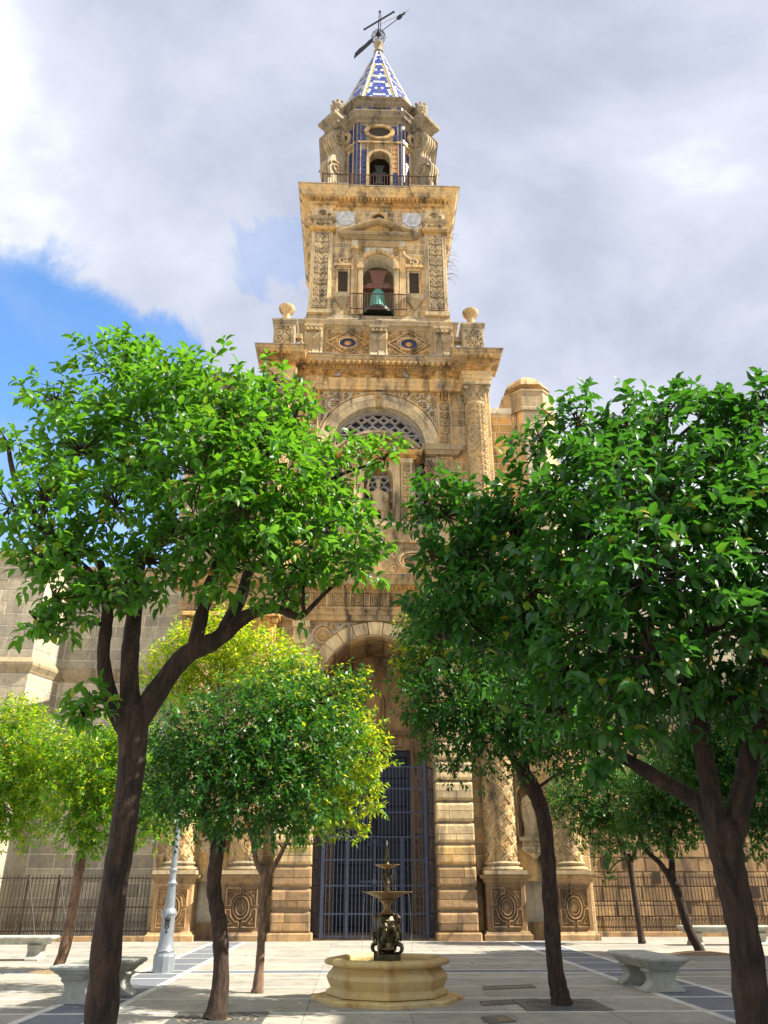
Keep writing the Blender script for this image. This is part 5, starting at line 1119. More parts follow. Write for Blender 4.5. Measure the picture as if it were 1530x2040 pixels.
cr.ridge([(-.05, .93), (-.05, .83), (0, .78), (.05, .83), (.05, .93), (-.05, .93)], .009, .012, Fz); cr.ridge([(-.03, .9), (.03, .9), (-.03, .86), (.03, .84)], .008, .01, Fz); cr.boss(0, .74, .03, .012, Fz)
for z in (.52, .56): cr.ridge([(-.02, z), (.02, z)], .008, .008, Fz)
part(cr, 'crest', 'iron', lp)
part(MB().lathe([(.06, 3.96), (.12, 4.0), (.12, 4.04), (.20, 4.5), (.22, 4.52), (.10, 4.68), (.03, 4.75), (.02, 4.85)], (0, 0, 0), 6), 'lantern', 'silver_paint', lp); part(MB().lathe([(.115, 4.05), (.195, 4.49)], (0, 0, 0), 6, rot=.0, cap=False), 'lantern_glass', 'lamp_glass', lp)
bpy.data.objects['lantern_glass'].scale = (1.02, 1.02, 1)

# ------------------------------------------------------------------ benches
def bench(label, loc, rz, L=2.0, Wd=.62, group='carved stone benches'):
    b = thing('stone_bench', label, 'bench', loc, rz, group); hl, hw = L/2, Wd/2
    m = MB()
    def rr(l, w_, z, c=.03): return [(-l+c, -w_, z), (l-c, -w_, z), (l, -w_+c, z), (l, w_-c, z), (l-c, w_, z), (-l+c, w_, z), (-l, w_-c, z), (-l, -w_+c, z)]
    m.loft([rr(hl-.14, hw-.14, .335), rr(hl-.13, hw-.13, .355), rr(hl-.11, hw-.11, .37), rr(hl-.10, hw-.10, .39), rr(hl-.05, hw-.05, .42), rr(hl-.045, hw-.045, .44), rr(hl-.01, hw-.01, .455), rr(hl, hw, .475), rr(hl, hw, .495), rr(hl-.012, hw-.012, .512), rr(hl-.03, hw-.03, .518)])
    part(m, 'seat', 'bench_stone', b)
    for s_ in (-1, 1):
        q = MB(); px = s_*(hl-.42); pr_ = [(.30, 0), (.30, .04), (.275, .055), (.21, .10), (.17, .16), (.165, .20), (.19, .26), (.24, .295), (.25, .32), (.22, .336)]
        poly = [(y, z) for y, z in pr_] + [(-y, z) for y, z in reversed(pr_)]; k = Wd/.62
        n_ = len(poly); q.add([(px-.16, y*k, z) for y, z in poly] + [(px+.16, y*k, z) for y, z in poly], [tuple(range(n_)), tuple(range(2*n_-1, n_-1, -1))] + [(i, (i+1) % n_, (i+1) % n_+n_, i+n_) for i in range(n_)])
        o_ = part(q, 'support', 'bench_stone', b); bv = o_.modifiers.new('soft', 'BEVEL'); bv.width = .012; bv.segments = 2
    return b
bench('grey stone bench standing alone on the paving beside the tree with a round iron grate', (4.62, 16.0, 0), R(96), 1.9, .72)
bench('grey stone bench half hidden behind the thick leaning trunk near the lamp post', (-4.5, 14.5, 0), R(78), 1.9, .66)
bench('long stone bench in front of the left railing beside the pale leaning trunk', (-9.1, 21.6, 0), R(3), 2.4, .6)
bench('long stone bench in front of the right railing behind the slender trees', (10.3, 27.0, 0), R(2), 2.8, .6)

# ------------------------------------------------------------------ tree grates, pavement covers, pits
def grate(label, x, y, rz, s=.62, r_in=.2):
    t = thing('tree_grate', label, 'grate', (x, y, 0), rz, 'cast iron tree grates'); m = MB()
    n = 40; sq = lambda a: s/max(abs(math.cos(a)), abs(math.sin(a)))
    for i in range(n):
        a0, a1 = 2*PI*i/n, 2*PI*(i+1)/n
        for (r0, r1) in ((s*.86, None), (s*.70, s*.78), (s*.54, s*.62), (r_in, s*.46)):
            P = [(r0*math.cos(a0), r0*math.sin(a0)), (r0*math.cos(a1), r0*math.sin(a1))]; q0, q1 = (r1, r1) if r1 else (sq(a0), sq(a1))
            P += [(q1*math.cos(a1), q1*math.sin(a1)), (q0*math.cos(a0), q0*math.sin(a0))]; m.loft([[(x_, y_, z) for x_, y_ in P] for z in (.006, .014)])
    for k in range(8): a = k*PI/4+PI/8; m.tube([(r_in*math.cos(a), r_in*math.sin(a), .006), (s*.9*math.cos(a), s*.9*math.sin(a), .006)], .010, 4)
    part(m, 'grate_frame', 'cast_iron', t); part(MB().box(-s*.95, s*.95, -s*.95, s*.95, .0036, .0052), 'pit_soil', 'soil', t)
grate('square iron tree grate with ring slots around the trunk right of the fountain', 2.62, 13.74, R(2))
grate('square iron tree grate around the sinuous trunk left of the fountain', -2.2, 12.35, R(2))
grate('square iron tree grate at the foot of the thick reddish trunk', 2.78, 5.35, R(2), .6, .2)
def pit(label, pa, pb, pc, pd, cover):
    c = []
    for px, py in (pa, pb, pc, pd): d = ray(px, py); k = -EYE/d.z; c.append((d.x*k, d.y*k))
    cx, cy = sum(q[0] for q in c)/4, sum(q[1] for q in c)/4; t = thing('pavement_pit', label, 'pit', (cx, cy, 0), 0, 'open strips in the paving')
    q = [(x-cx, y-cy) for x, y in c]; m = MB(); m.loft([[(x, y, z) for x, y in q] for z in (.0038, .0055)]); part(m, 'earth', 'soil', t)
    m = MB()
    for i in range(4): a, b_ = q[i], q[(i+1) % 4]; m.tube([(*a, .004), (*b_, .004)], .011, 5)
    part(m, 'rim', 'cast_iron', t)
    if cover: m = MB(); m.loft([[(x*.55-.12, y*.7, z) for x, y in q] for z in (.005, .009)]); part(m, 'cover', 'cast_iron', t)
pit('narrow open strip of bare earth in the paving right of the fountain', (962, 1966), (1060, 1963), (1068, 1968), (965, 1972), False)
pit('earth strip with a dark iron cover beside the right tree grate', (956, 1996), (1070, 1991), (1094, 1997), (962, 2004), True)
pit('small dark cover sunk in the paving in front of the fountain side', (962, 2026), (1005, 2025), (1028, 2036), (975, 2040), True)

# ------------------------------------------------------------------ pigeons on the ledges
def pigeon(label, x, y, z, rz):
    t = thing('pigeon', label, 'bird', local(x, y, z), CH_ROT+rz, 'pigeons on the church ledges'); m = MB()
    m.loft([ring(0, yy, 0, rx, .001, 10) if False else [(rx*math.cos(a), yy, zc+rz_*math.sin(a)) for a in np.linspace(0, 2*PI, 11)[:-1]] for yy, zc, rx, rz_ in ((-.17, .16, .01, .01), (-.13, .16, .06, .05), (-.04, .13, .075, .075), (.06, .11, .06, .055), (.14, .09, .045, .025), (.22, .07, .04, .01))])
    m.loft([[(rx*math.cos(a), -.13+rx*math.sin(a)*1.1, zz_) for a in np.linspace(0, 2*PI, 9)[:-1]] for zz_, rx in ((.16, .05), (.22, .035), (.26, .042), (.30, .03), (.315, .008))]); m.tube([(0, -.17, .265), (0, -.215, .255)], [.014, .003], 5)
    part(m, 'body', 'pigeon', t, True)
    for s_ in (-1, 1): part(MB().tube([(s_*.025, 0, .08), (s_*.025, -.01, 0)], .007, 4), 'leg', 'fruit_orange', t)
pigeon('pale pigeon on the upper cornice below the left blue oval', -1.75, .90, 22.27-.0, 1.2)
pigeon('grey pigeon on the upper cornice below the right blue oval', 1.35, .90, 22.27, -1.0)
pigeon('grey pigeon perched beside the right pilaster capital of the upper arch', 2.62+C2, .92, 21.70, .4)

# weeds rooted in the tower's side
wd = thing('wall_weed', 'wispy dry weed growing from the side of the belfry cornice', 'plant', local(CB+BH+.02, BF+.35, 31.2), CH_ROT); m = MB(); rd = random.Random(4)
for i in range(46):
    z0 = rd.uniform(-1.6, 1.5); a = rd.uniform(-.9, .9); L = rd.uniform(.25, .75); y0 = rd.uniform(-.25, .3)
    m.tube([(-.03, y0, z0), (L*.5, y0+L*.3*a, z0-.02+L*.15), (L, y0+L*.6*a, z0-L*.45*rd.uniform(.2, 1.2))], [.008, .006, .003], 4)
part(m, 'stems', 'wood_red', wd, kind='stuff')

# ------------------------------------------------------------------ orange trees
LEAF_V = np.array([(0,0,0),(.28,.5,.13),(.28,0,.02),(.28,-.5,.13),(.66,.40,.06),(.66,0,-.06),(.66,-.40,.06),(1,0,-.24)], float)
LEAF_F = [(0,2,1),(0,3,2),(1,2,5,4),(2,3,6,5),(4,5,7),(5,6,7)]
LEAFS_V = np.array([(0,0,0),(.42,.5,.05),(1,0,-.10),(.42,-.5,.05),(.45,0,-.01)], float)
LEAFS_F = [(0,4,1),(1,4,2),(0,3,4),(4,3,2)]
def unit(a): return a/np.maximum(np.linalg.norm(a, axis=1, keepdims=True), 1e-9)
def leaf_frames(n_tw, centers, dirs, per, twig_len, size, rng):
    """leaves set along short twigs: positions, axes, normals, lengths"""
    N = n_tw*per; tw = np.repeat(np.arange(n_tw), per); s = (np.tile(np.arange(per), n_tw)+rng.uniform(0, .8, N))/per
    d = dirs[tw]; up = np.array([0, 0, 1.0]); a = unit(np.cross(d, up)+1e-4); b = np.cross(d, a)
    ph = np.tile(np.arange(per)*2.4, n_tw)+np.repeat(rng.uniform(0, 6.28, n_tw), per)
    rad = a*np.cos(ph)[:, None]+b*np.sin(ph)[:, None]
    tl = twig_len*rng.uniform(.7, 1.3, n_tw)[tw]
    pos = centers[tw]+d*(s*tl)[:, None]
    ax = unit(d*(.25+.7*s)[:, None]+rad*.9+up*-.34+rng.normal(0, .2, (N, 3)))
    nr = up+rad*-.0+rng.normal(0, .45, (N, 3)); nr = unit(nr-ax*np.sum(nr*ax, 1, keepdims=True)); L = size*rng.uniform(.65, 1.2, N)*(1.0-.25*np.abs(s-.4))
    return pos, ax, nr, L, tl
def leaf_mesh(name, pos, ax, nr, L, mat, parent, rng, fine):
    V0, F0 = (LEAF_V, LEAF_F) if fine else (LEAFS_V, LEAFS_F); n = len(pos); k = len(V0); side = np.cross(nr, ax); wd = .46
    v = pos[:, None, :]+L[:, None, None]*(V0[None, :, 0:1]*ax[:, None, :]+V0[None, :, 1:2]*wd*side[:, None, :]+V0[None, :, 2:3]*nr[:, None, :])
    v = v.reshape(-1, 3); loops = np.concatenate([np.array(f) for f in F0]); tot = np.array([len(f) for f in F0]); nl = len(loops)
    li = (np.arange(n)[:, None]*k+loops[None, :]).reshape(-1); st = (np.arange(n)[:, None]*nl+np.concatenate([[0], np.cumsum(tot)[:-1]])[None, :]).reshape(-1)
    me = bpy.data.meshes.new(name); me.vertices.add(len(v)); me.vertices.foreach_set('co', v.reshape(-1)); me.loops.add(len(li)); me.loops.foreach_set('vertex_index', li.astype(np.int32))
    me.polygons.add(len(st)); me.polygons.foreach_set('loop_start', st.astype(np.int32)); me.polygons.foreach_set('loop_total', np.tile(tot, n).astype(np.int32))
    me.update(calc_edges=True); at = me.attributes.new('tint', 'FLOAT', 'FACE'); at.data.foreach_set('value', np.repeat(rng.uniform(0, 1, n), len(F0)))
    me.polygons.foreach_set('use_smooth', np.ones(len(st), bool)); me.materials.append(M[mat]); o = bpy.data.objects.new(name, me); COL.objects.link(o); o.parent = parent; o['kind'] = 'stuff'; return o
LEAF_MESH = {}
def one_leaf(mat):
    if mat not in LEAF_MESH:
        me = bpy.data.meshes.new('leaf'); me.from_pydata([(x, y*.46, z) for x, y, z in LEAF_V], [], LEAF_F); me.materials.append(M[mat]); me.polygons.foreach_set('use_smooth', [True]*len(me.polygons)); LEAF_MESH[mat] = me
    return LEAF_MESH[mat]
FRUIT = {}
def fruit_mesh(mat):
    if mat not in FRUIT:
        me = bpy.data.meshes.new('orange'); bm = bmesh.new(); bmesh.ops.create_icosphere(bm, subdivisions=2, radius=1); bm.to_mesh(me); bm.free(); me.materials.append(M[mat]); me.polygons.foreach_set('use_smooth', [True]*len(me.polygons)); FRUIT[mat] = me
    return FRUIT[mat]
def limb(mb, pts, n=12, seed=0, thin=1.0):
    """pts: (px,py,Y,diameter px) or ('g',x,y,z,radius m)"""
    P = []
    for q in pts:
        if q[0] == 'g': P.append(q[1:])
        else: w_ = W(*q[:3]); P.append((w_.x, w_.y, w_.z, q[3]*.5*SCL(*q[:3])))
    c = crom(P, 6); rd = random.Random(seed); rings_r = [max(.004, float(q[3])*(1+rd.uniform(-.07, .07))*thin) for q in c]
    mb.tube([q[:3] for q in c], rings_r, n); return [Vector(q[:3]) for q in c]
CAM = np.array([0, 0, EYE])
def tree(name, label, trunk, limbs, clumps, mat, size=.10, dens=1.0, near=0, fruits=(10, 2), fine=False, seed=1, bark_m='bark', twigs=True, per=8, yellow=None, base=None, group='orange trees in the plaza'):
    rng = np.random.default_rng(seed); rd = random.Random(seed)
    t = thing(name, label, 'tree', base or (0, 0, 0), 0, group); off = Vector(t.location); offn = np.array(off)
    sh = lambda p: p
    mb = MB(lambda x, y, z: (x-off.x, y-off.y, z-off.z)); mb.cur = .5; sk = []
    sk += limb(mb, trunk, 16, seed, .86); tr = part(mb, 'trunk', bark_m, t, True)
    for i, l in enumerate(limbs):
        mb = MB(lambda x, y, z: (x-off.x, y-off.y, z-off.z)); mb.cur = .5; sk += limb(mb, l, 12, seed+i+1, .78); part(mb, 'branch', bark_m, t, True)
    tw = MB(lambda x, y, z: (x-off.x, y-off.y, z-off.z)); tw.cur = .4
    cen, dr, isy = [], [], []
    for cl in clumps:
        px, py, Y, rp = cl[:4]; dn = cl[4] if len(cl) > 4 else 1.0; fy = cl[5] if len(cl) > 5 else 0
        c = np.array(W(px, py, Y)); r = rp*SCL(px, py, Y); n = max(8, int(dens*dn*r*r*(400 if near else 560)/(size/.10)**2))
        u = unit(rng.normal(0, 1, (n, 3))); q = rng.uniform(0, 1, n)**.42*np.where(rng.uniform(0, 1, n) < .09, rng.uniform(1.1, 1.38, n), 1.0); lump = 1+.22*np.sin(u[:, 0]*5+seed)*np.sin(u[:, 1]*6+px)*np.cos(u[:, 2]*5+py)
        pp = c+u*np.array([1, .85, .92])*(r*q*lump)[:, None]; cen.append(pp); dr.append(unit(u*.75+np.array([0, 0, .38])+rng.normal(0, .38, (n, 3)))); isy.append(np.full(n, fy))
        # a bough from the nearest limb into the clump, with fine twigs
        s0 = min(sk, key=lambda s_: (s_-Vector(c)).length); L = (Vector(c)-s0).length
        if twigs and L > .05:
            mid = (s0+Vector(c))/2+Vector((rd.uniform(-.1, .1), rd.uniform(-.1, .1), rd.uniform(-.02, .12)))*L; cc = crom([tuple(s0), tuple(mid), tuple(c)], 4); r0 = min(.04, .010+.020*L)
            tw.tube(cc, [r0*(1-.6*i/len(cc)) for i in range(len(cc))], 6)
        if twigs:
            for j in range(min(n, 26 if near else 10)):
                e = Vector(pp[j]); m_ = (Vector(c)*.55+e*.45)+Vector((rd.uniform(-.06, .06), rd.uniform(-.06, .06), rd.uniform(0, .08))); tw.tube([tuple(c), tuple(m_), tuple(e)], [.009, .006, .003], 4)
    if tw.v: part(tw, 'twigs', bark_m, t, True, kind='stuff')
    cen = np.concatenate(cen); dr = np.concatenate(dr); isy = np.concatenate(isy)
    pos, ax, nr, L, tl = leaf_frames(len(cen), cen, dr, per, .16 if near else .20, size, rng); isy = np.repeat(isy, per)
    if near:                                                         # the leaves nearest the eye are pieces of their own
        dist = np.linalg.norm(pos-CAM, axis=1); vis = np.argsort(dist)[:near]; me = one_leaf(mat)
        for i in vis:
            x, z = ax[i], nr[i]; y = np.cross(z, x); o = bpy.data.objects.new('leaf', me); COL.objects.link(o); o.parent = t
            o.matrix_local = Matrix(((x[0]*L[i], y[0]*L[i], z[0]*L[i], pos[i][0]-offn[0]), (x[1]*L[i], y[1]*L[i], z[1]*L[i], pos[i][1]-offn[1]), (x[2]*L[i], y[2]*L[i], z[2]*L[i], pos[i][2]-offn[2]), (0, 0, 0, 1)))
        keep = np.ones(len(pos), bool); keep[vis] = False; pos, ax, nr, L, isy = pos[keep], ax[keep], nr[keep], L[keep], isy[keep]
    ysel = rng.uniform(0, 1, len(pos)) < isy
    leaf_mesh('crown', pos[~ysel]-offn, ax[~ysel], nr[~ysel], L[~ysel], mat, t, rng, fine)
    if ysel.any(): leaf_mesh('sun_tinted_foliage', pos[ysel]-offn, ax[ysel], nr[ysel], L[ysel], 'leaf_yellow', t, rng, fine)  # share of leaves coloured as sunlit, set per clump
    g_, o_ = fruits; idx = rng.choice(len(cen), min(len(cen), (g_+o_)*6), replace=False); dd = np.linalg.norm(cen[idx]-CAM, axis=1); idx = idx[np.argsort(dd)][:(g_+o_)*2]; rng.shuffle(idx)
    for k, i in enumerate(idx[:g_+o_]):
        m_ = 'fruit_green' if k < g_ else 'fruit_orange'; o = bpy.data.objects.new('orange', fruit_mesh(m_)); COL.objects.link(o); o.parent = t; r_ = rd.uniform(.026, .037); o.scale = (r_, r_, r_*.95); o.location = Vector(cen[i])-off+Vector((0, 0, -.05))
    return t
YA = 6.3
bA = W(198, 2060, YA)
tree('orange_tree', 'orange tree with thick leaning brown trunk forking wide before the left church wall', [('g', bA.x-.03, YA, 0, .19), ('g', bA.x-.02, YA, .18, .155), (200, 2040, YA, 78), (216, 1850, YA, 64), (246, 1650, YA, 62), (264, 1500, YA, 62), (262, 1420, YA, 74), (262, 1405, YA, 30)],
     [[(250, 1450, YA, 50), (222, 1400, YA, 44), (206, 1310, YA-.1, 34), (214, 1215, YA-.2, 30), (200, 1120, YA-.5, 20)],
      [(262, 1450, YA, 56), (258, 1330, YA, 48), (268, 1220, YA+.1, 40), (284, 1110, YA+.2, 28), (335, 1060, YA+.3, 34), (335, 960, YA+.4, 26), (308, 890, YA+.5, 16), (280, 780, YA+.5, 10)],
      [(272, 1440, YA, 60), (360, 1315, YA+.1, 50), (430, 1275, YA+.15, 46), (490, 1228, YA+.2, 34), (545, 1212, YA+.2, 26), (590, 1228, YA+.2, 18), (605, 1226, YA+.2, 10)],
      [(385, 1300, YA+.1, 40), (408, 1200, YA+.1, 34), (432, 1125, YA, 28), (455, 1040, YA, 20), (470, 930, YA, 12)],
      [(440, 1268, YA+.15, 38), (480, 1190, YA+.3, 32), (505, 1130, YA+.4, 24), (600, 1100, YA+.5, 16), (660, 1060, YA+.4, 9)],
      [(325, 1065, YA+.3, 26), (385, 1047, YA+.3, 22), (430, 1015, YA+.2, 14), (520, 930, YA, 9)],
      [(530, 1080, YA+.4, 14), (620, 1000, YA+.3, 11), (670, 950, YA+.2, 9), (760, 920, YA+.2, 5)],
      [(265, 1230, YA, 16), (225, 1190, YA-.2, 12), (185, 1140, YA-.4, 9), (110, 1080, YA-.5, 6)]],
     [(400, 950, YA-.4, 150), (300, 870, YA, 140), (235, 760, YA+.1, 85), (250, 700, YA+.2, 50), (350, 790, YA, 90), (450, 820, YA-.3, 110), (560, 1000, YA-.5, 120), (520, 880, YA-.3, 100), (480, 1010, YA-.7, 110), (160, 900, YA-.2, 110), (110, 800, YA, 60, .7), (90, 1000, YA-.6, 85, .8), (20, 1010, YA-.6, 60, .8),
      (130, 1110, YA-.5, 85, 1), (70, 1120, YA-.6, 60, .9), (230, 1010, YA-.4, 110, .9), (300, 1120, YA-.3, 85, .7), (640, 1060, YA-.2, 95), (715, 1125, YA, 62, .9), (610, 1140, YA, 80, .9), (655, 1000, YA, 60, .8), (765, 915, YA+.2, 34, 1.2), (690, 905, YA+.2, 40, 1), (620, 930, YA, 60), (550, 770, YA, 38, 1), (590, 830, YA, 45, 1),
      (190, 1190, YA-.5, 75, .9), (110, 1190, YA-.5, 55, .8), (250, 1170, YA-.4, 60, .8), (460, 1130, YA-.3, 80, .8), (380, 1080, YA-.4, 80, .7), (560, 1190, YA, 50, .6), (75, 1240, YA-.5, 22, .8), (180, 1400, YA-.2, 28, .7), (165, 1430, YA-.2, 14, .8), (15, 880, YA-.4, 25, .5)],
     'leaf_near', .115, 1.15, 300, (34, 9), True, 11, base=(bA.x, YA, 0))
YB = 5.3
bB = W(1500, 2060, YB)
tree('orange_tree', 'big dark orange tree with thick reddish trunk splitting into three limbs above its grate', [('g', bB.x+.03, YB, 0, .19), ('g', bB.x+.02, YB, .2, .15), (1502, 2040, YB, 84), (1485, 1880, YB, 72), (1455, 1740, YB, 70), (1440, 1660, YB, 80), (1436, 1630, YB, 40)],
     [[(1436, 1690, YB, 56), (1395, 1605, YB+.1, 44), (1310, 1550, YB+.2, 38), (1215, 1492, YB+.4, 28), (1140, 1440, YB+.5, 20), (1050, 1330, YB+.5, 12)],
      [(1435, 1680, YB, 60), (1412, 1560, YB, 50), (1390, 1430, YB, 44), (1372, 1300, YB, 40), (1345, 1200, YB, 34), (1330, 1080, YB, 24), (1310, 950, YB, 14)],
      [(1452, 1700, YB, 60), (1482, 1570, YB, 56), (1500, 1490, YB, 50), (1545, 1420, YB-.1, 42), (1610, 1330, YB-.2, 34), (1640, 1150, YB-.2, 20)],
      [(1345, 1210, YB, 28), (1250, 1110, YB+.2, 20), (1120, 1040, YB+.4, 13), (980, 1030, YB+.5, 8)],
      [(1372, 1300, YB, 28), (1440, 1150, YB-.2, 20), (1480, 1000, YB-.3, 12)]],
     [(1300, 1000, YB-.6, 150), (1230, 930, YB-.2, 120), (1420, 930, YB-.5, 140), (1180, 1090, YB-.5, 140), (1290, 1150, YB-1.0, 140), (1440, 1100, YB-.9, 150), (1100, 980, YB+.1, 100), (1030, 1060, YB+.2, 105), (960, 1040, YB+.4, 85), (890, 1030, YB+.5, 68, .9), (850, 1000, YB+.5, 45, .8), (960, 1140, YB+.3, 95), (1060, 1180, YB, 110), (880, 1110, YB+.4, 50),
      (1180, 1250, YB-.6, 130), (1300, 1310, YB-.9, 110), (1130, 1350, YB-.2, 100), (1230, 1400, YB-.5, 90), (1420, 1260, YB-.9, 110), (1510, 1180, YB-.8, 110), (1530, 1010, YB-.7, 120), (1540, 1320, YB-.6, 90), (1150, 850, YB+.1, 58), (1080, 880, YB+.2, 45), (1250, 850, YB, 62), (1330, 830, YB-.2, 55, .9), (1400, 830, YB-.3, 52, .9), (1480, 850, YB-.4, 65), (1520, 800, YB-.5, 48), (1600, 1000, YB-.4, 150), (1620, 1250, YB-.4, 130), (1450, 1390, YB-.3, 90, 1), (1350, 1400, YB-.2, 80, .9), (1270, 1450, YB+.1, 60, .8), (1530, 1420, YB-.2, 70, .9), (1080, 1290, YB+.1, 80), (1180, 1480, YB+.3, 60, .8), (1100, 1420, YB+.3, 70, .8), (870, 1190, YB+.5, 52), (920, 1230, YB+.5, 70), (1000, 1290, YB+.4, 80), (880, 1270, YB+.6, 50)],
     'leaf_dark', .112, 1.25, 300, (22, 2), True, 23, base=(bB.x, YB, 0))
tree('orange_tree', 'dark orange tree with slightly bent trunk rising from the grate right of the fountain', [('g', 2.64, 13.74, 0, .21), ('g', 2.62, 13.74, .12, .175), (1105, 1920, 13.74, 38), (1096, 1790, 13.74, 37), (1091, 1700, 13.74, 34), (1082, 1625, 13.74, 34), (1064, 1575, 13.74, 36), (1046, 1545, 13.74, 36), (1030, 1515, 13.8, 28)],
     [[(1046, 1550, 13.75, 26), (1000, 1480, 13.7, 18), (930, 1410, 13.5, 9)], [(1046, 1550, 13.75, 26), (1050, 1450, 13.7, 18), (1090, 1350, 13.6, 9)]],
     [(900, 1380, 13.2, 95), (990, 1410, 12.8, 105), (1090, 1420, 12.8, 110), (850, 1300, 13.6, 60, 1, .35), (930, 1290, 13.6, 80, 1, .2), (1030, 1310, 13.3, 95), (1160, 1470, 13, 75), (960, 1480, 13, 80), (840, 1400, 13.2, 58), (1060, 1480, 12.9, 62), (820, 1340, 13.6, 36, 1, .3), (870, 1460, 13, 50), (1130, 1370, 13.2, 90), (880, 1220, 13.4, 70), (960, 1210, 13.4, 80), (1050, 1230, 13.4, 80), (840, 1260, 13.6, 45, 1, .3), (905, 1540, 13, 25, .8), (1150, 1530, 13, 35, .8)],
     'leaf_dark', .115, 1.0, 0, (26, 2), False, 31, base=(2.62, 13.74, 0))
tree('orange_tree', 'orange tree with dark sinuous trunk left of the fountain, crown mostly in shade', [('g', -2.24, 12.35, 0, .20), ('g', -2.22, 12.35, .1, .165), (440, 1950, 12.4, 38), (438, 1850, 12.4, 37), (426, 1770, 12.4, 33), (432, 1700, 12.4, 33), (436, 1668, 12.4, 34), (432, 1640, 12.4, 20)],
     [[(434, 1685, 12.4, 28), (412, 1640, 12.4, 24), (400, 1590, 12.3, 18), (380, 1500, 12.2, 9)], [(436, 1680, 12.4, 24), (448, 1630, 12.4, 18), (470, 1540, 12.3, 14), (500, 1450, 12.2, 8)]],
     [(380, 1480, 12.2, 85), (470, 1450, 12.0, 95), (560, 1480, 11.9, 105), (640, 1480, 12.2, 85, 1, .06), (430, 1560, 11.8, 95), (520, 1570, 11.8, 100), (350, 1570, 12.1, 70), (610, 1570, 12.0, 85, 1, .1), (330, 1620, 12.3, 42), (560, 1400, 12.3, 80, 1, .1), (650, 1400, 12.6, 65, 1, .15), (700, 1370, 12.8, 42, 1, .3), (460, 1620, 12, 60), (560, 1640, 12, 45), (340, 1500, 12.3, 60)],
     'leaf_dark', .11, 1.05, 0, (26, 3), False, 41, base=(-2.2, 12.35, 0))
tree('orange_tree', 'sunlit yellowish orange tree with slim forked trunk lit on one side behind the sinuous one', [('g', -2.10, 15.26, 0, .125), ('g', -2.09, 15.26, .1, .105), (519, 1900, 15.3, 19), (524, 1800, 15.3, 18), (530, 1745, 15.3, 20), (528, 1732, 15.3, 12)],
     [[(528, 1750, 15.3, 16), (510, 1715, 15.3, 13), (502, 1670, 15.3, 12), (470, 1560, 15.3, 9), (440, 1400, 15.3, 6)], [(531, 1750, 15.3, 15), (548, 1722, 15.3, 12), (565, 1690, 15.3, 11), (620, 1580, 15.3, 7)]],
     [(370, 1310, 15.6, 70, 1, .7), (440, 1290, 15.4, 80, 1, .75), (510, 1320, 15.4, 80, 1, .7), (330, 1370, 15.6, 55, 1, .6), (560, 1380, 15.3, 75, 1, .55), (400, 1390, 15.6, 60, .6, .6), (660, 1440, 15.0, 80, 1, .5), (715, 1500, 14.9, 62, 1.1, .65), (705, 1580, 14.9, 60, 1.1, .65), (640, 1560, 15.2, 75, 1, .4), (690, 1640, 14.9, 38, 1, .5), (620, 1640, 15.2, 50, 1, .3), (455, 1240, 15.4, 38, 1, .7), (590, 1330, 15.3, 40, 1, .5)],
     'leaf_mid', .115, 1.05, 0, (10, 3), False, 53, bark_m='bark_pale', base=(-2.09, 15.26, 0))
tree('orange_tree', 'orange tree with pale leaning trunk in a bare earth patch before the left railing', [('g', -6.80, 18.93, 0, .16), ('g', -6.76, 18.93, .12, .13), (130, 1885, 18.9, 25), (147, 1800, 18.9, 23), (160, 1720, 18.9, 22), (166, 1670, 18.9, 22), (170, 1640, 18.9, 14)],
     [[(166, 1680, 18.9, 16), (150, 1600, 18.8, 12), (140, 1540, 18.7, 7)], [(167, 1675, 18.9, 16), (200, 1600, 18.8, 12), (250, 1530, 18.7, 7)]],
     [(200, 1530, 18.6, 85, 1, .35), (270, 1560, 18.5, 80, 1, .25), (150, 1580, 18.5, 75, 1, .24), (240, 1620, 18.5, 70, 1, .18), (330, 1610, 18.8, 55, 1, .24), (160, 1650, 18.6, 50), (250, 1480, 18.8, 65, 1, .18), (130, 1500, 18.8, 55, 1, .30), (290, 1650, 18.6, 38, 1, .18), (180, 1690, 18.6, 26)],
     'leaf_mid', .12, 1.25, 0, (8, 6), False, 61, bark_m='bark_pale', base=(-6.76, 18.93, 0))
tree('orange_tree', 'bright yellow-green orange tree at the end of the left railing, its foot out of sight', [('g', -9.9, 19.6, 0, .15), ('g', -9.9, 19.6, 1.2, .12), ('g', -9.85, 19.6, 2.1, .12), ('g', -9.85, 19.6, 2.4, .08)],
     [[('g', -9.85, 19.6, 2.0, .09), ('g', -9.4, 19.5, 2.7, .06), ('g', -9.0, 19.4, 3.4, .03)], [('g', -9.85, 19.6, 2.0, .09), ('g', -10.2, 19.6, 2.8, .06), ('g', -10.3, 19.6, 3.6, .03)]],
     [(40, 1480, 19.5, 80, 1, .42), (80, 1560, 19.3, 75, 1, .36), (20, 1560, 19.4, 80, 1, .36), (-60, 1530, 19.6, 100, 1, .36), (50, 1630, 19.4, 55, 1, .30), (-20, 1640, 19.5, 60, 1, .30), (30, 1430, 19.6, 45, 1, .48)],
     'leaf_mid', .12, 1.25, 0, (5, 5), False, 67, bark_m='bark_pale', base=(-9.9, 19.6, 0))
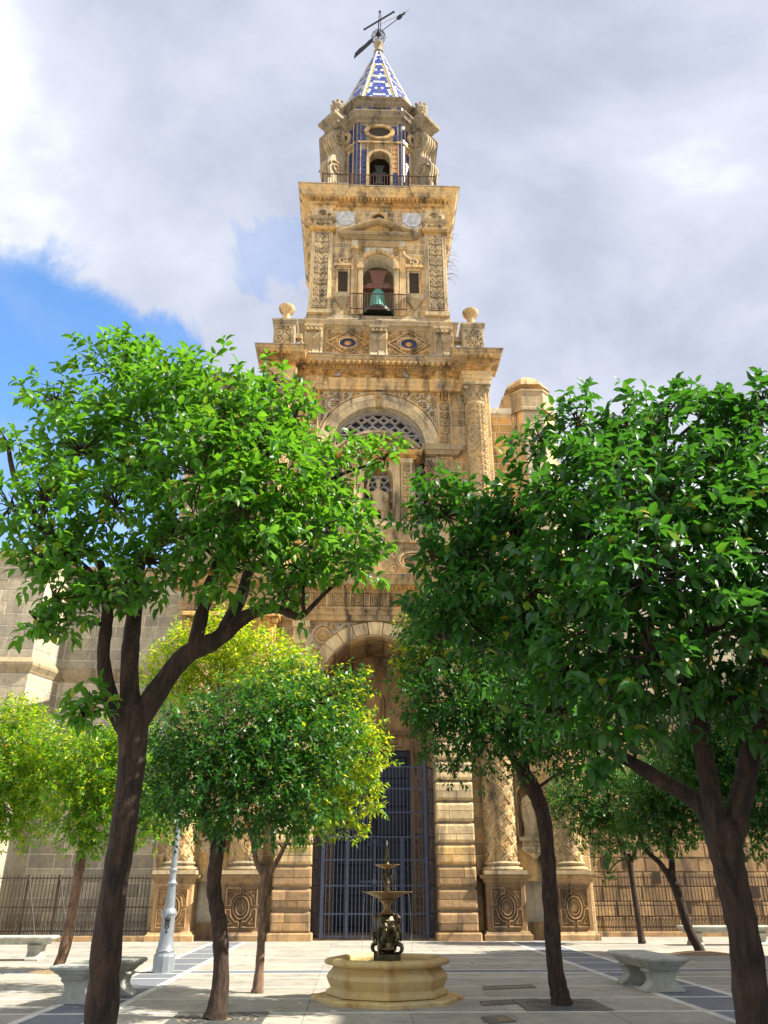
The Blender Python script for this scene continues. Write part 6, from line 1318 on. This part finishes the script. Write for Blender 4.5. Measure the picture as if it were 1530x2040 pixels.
tree('orange_tree', 'slender orange tree with a sunlit trunk edge before the right railing', [('g', 7.92, 27.6, 0, .15), ('g', 7.90, 27.6, .12, .13), (1270, 1820, 27.6, 14), (1259, 1750, 27.6, 13), (1255, 1715, 27.6, 13), (1252, 1700, 27.6, 9)],
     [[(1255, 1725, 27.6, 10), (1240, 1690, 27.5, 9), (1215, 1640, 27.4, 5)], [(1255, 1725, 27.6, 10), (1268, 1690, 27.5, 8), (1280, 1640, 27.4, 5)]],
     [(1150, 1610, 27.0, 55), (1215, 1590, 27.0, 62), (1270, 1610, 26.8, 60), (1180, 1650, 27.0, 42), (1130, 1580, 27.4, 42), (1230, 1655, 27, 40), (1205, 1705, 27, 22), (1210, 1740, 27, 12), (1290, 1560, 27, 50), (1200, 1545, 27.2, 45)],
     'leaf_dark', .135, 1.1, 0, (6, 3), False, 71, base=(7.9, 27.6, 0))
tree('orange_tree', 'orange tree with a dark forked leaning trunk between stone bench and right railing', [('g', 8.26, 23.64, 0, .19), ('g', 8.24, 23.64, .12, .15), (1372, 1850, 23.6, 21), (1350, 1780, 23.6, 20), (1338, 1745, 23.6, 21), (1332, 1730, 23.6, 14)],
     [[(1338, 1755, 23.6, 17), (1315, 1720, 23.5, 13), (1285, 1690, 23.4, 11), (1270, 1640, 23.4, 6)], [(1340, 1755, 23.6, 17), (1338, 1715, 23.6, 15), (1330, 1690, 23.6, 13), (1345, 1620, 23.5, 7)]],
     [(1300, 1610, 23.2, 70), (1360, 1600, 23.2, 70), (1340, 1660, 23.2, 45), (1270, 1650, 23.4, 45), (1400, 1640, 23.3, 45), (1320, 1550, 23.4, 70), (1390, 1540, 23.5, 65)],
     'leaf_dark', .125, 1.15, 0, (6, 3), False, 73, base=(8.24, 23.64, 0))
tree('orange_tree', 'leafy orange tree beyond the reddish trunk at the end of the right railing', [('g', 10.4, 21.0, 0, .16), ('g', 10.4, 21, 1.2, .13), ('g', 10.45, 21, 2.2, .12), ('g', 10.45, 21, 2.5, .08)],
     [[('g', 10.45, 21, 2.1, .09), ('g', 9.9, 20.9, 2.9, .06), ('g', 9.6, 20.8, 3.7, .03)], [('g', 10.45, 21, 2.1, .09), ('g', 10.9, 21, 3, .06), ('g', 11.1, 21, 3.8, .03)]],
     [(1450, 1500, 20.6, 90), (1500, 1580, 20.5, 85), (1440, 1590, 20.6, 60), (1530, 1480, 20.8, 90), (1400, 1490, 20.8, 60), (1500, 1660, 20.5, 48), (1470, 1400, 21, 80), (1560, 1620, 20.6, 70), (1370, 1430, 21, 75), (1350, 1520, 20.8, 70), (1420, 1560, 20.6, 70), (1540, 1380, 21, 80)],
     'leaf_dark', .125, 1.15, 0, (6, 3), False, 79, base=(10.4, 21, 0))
soil = MB()
sl = thing('tree_pit', 'patch of bare sandy earth round the pale leaning trunk', 'pit', (-6.7, 18.9, 0)); m_ = MB(); m_.lathe([(.62, .001), (.55, .02), (.3, .045), (.01, .06)], (0, 0, 0), 18); part(m_, 'earth', 'soil', sl, True); 
sl = thing('tree_pit', 'low mound of earth round the forked trunk before the right railing', 'pit', (8.3, 23.6, 0)); m_ = MB(); m_.lathe([(.8, .001), (.6, .03), (.3, .06), (.01, .08)], (0, 0, 0), 18); part(m_, 'earth', 'soil', sl, True)
# fallen leaves on the paving
rd = random.Random(5)
for i in range(24):
    x, y = rd.uniform(-8, 8), rd.uniform(11.6, 24)
    o = bpy.data.objects.new('fallen_leaf', one_leaf('leaf_yellow' if i % 3 else 'leaf_near')); COL.objects.link(o); o.location = (x, y, .012); s_ = rd.uniform(.06, .10); o.scale = (s_, s_, s_); o.rotation_euler = (rd.uniform(-.2, .2), rd.uniform(-.1, .2), rd.uniform(0, 6.28))
    tag(o, 'dry fallen leaf lying on the plaza paving', 'leaf', 'fallen leaves on the paving')

# ------------------------------------------------------------------ house added on the plaza's sunny side (outside the picture, it shades the right half)
hs_ = thing('shade_house', 'plain plastered house added out of view to shade the right of the plaza', 'house', (13.2, -9, 0), 0)
part(MB().box(0, 9, 0, 30, 0, 14.6), 'wall', 'plaster', hs_); part(MB().sweep([(0, 30), (0, 0)], [(-.2, 14.2), (.0, 14.2), (.25, 14.5), (.3, 14.7), (-.2, 14.7)][::-1]), 'cornice', 'plaster', hs_)
part(MB().loft([[(-.3, -.3, 14.7), (9.3, -.3, 14.7), (9.3, 30.3, 14.7), (-.3, 30.3, 14.7)], [(4.4, -.3, 16.2), (4.6, -.3, 16.2), (4.6, 30.3, 16.2), (4.4, 30.3, 16.2)]]), 'roof', 'roof_tile', hs_)
for j in range(7):
    for k in range(3):
        y, z = 2+j*4.1, .2+k*4.0; f_ = part(MB().box(-.06, .0, y-.7, y+.7, z, z+2.6), 'window', 'plaster', hs_); part(MB().box(-.09, -.061, y-.55, y+.55, z+.1, z+2.45), 'shutter', 'shutter_green', f_)
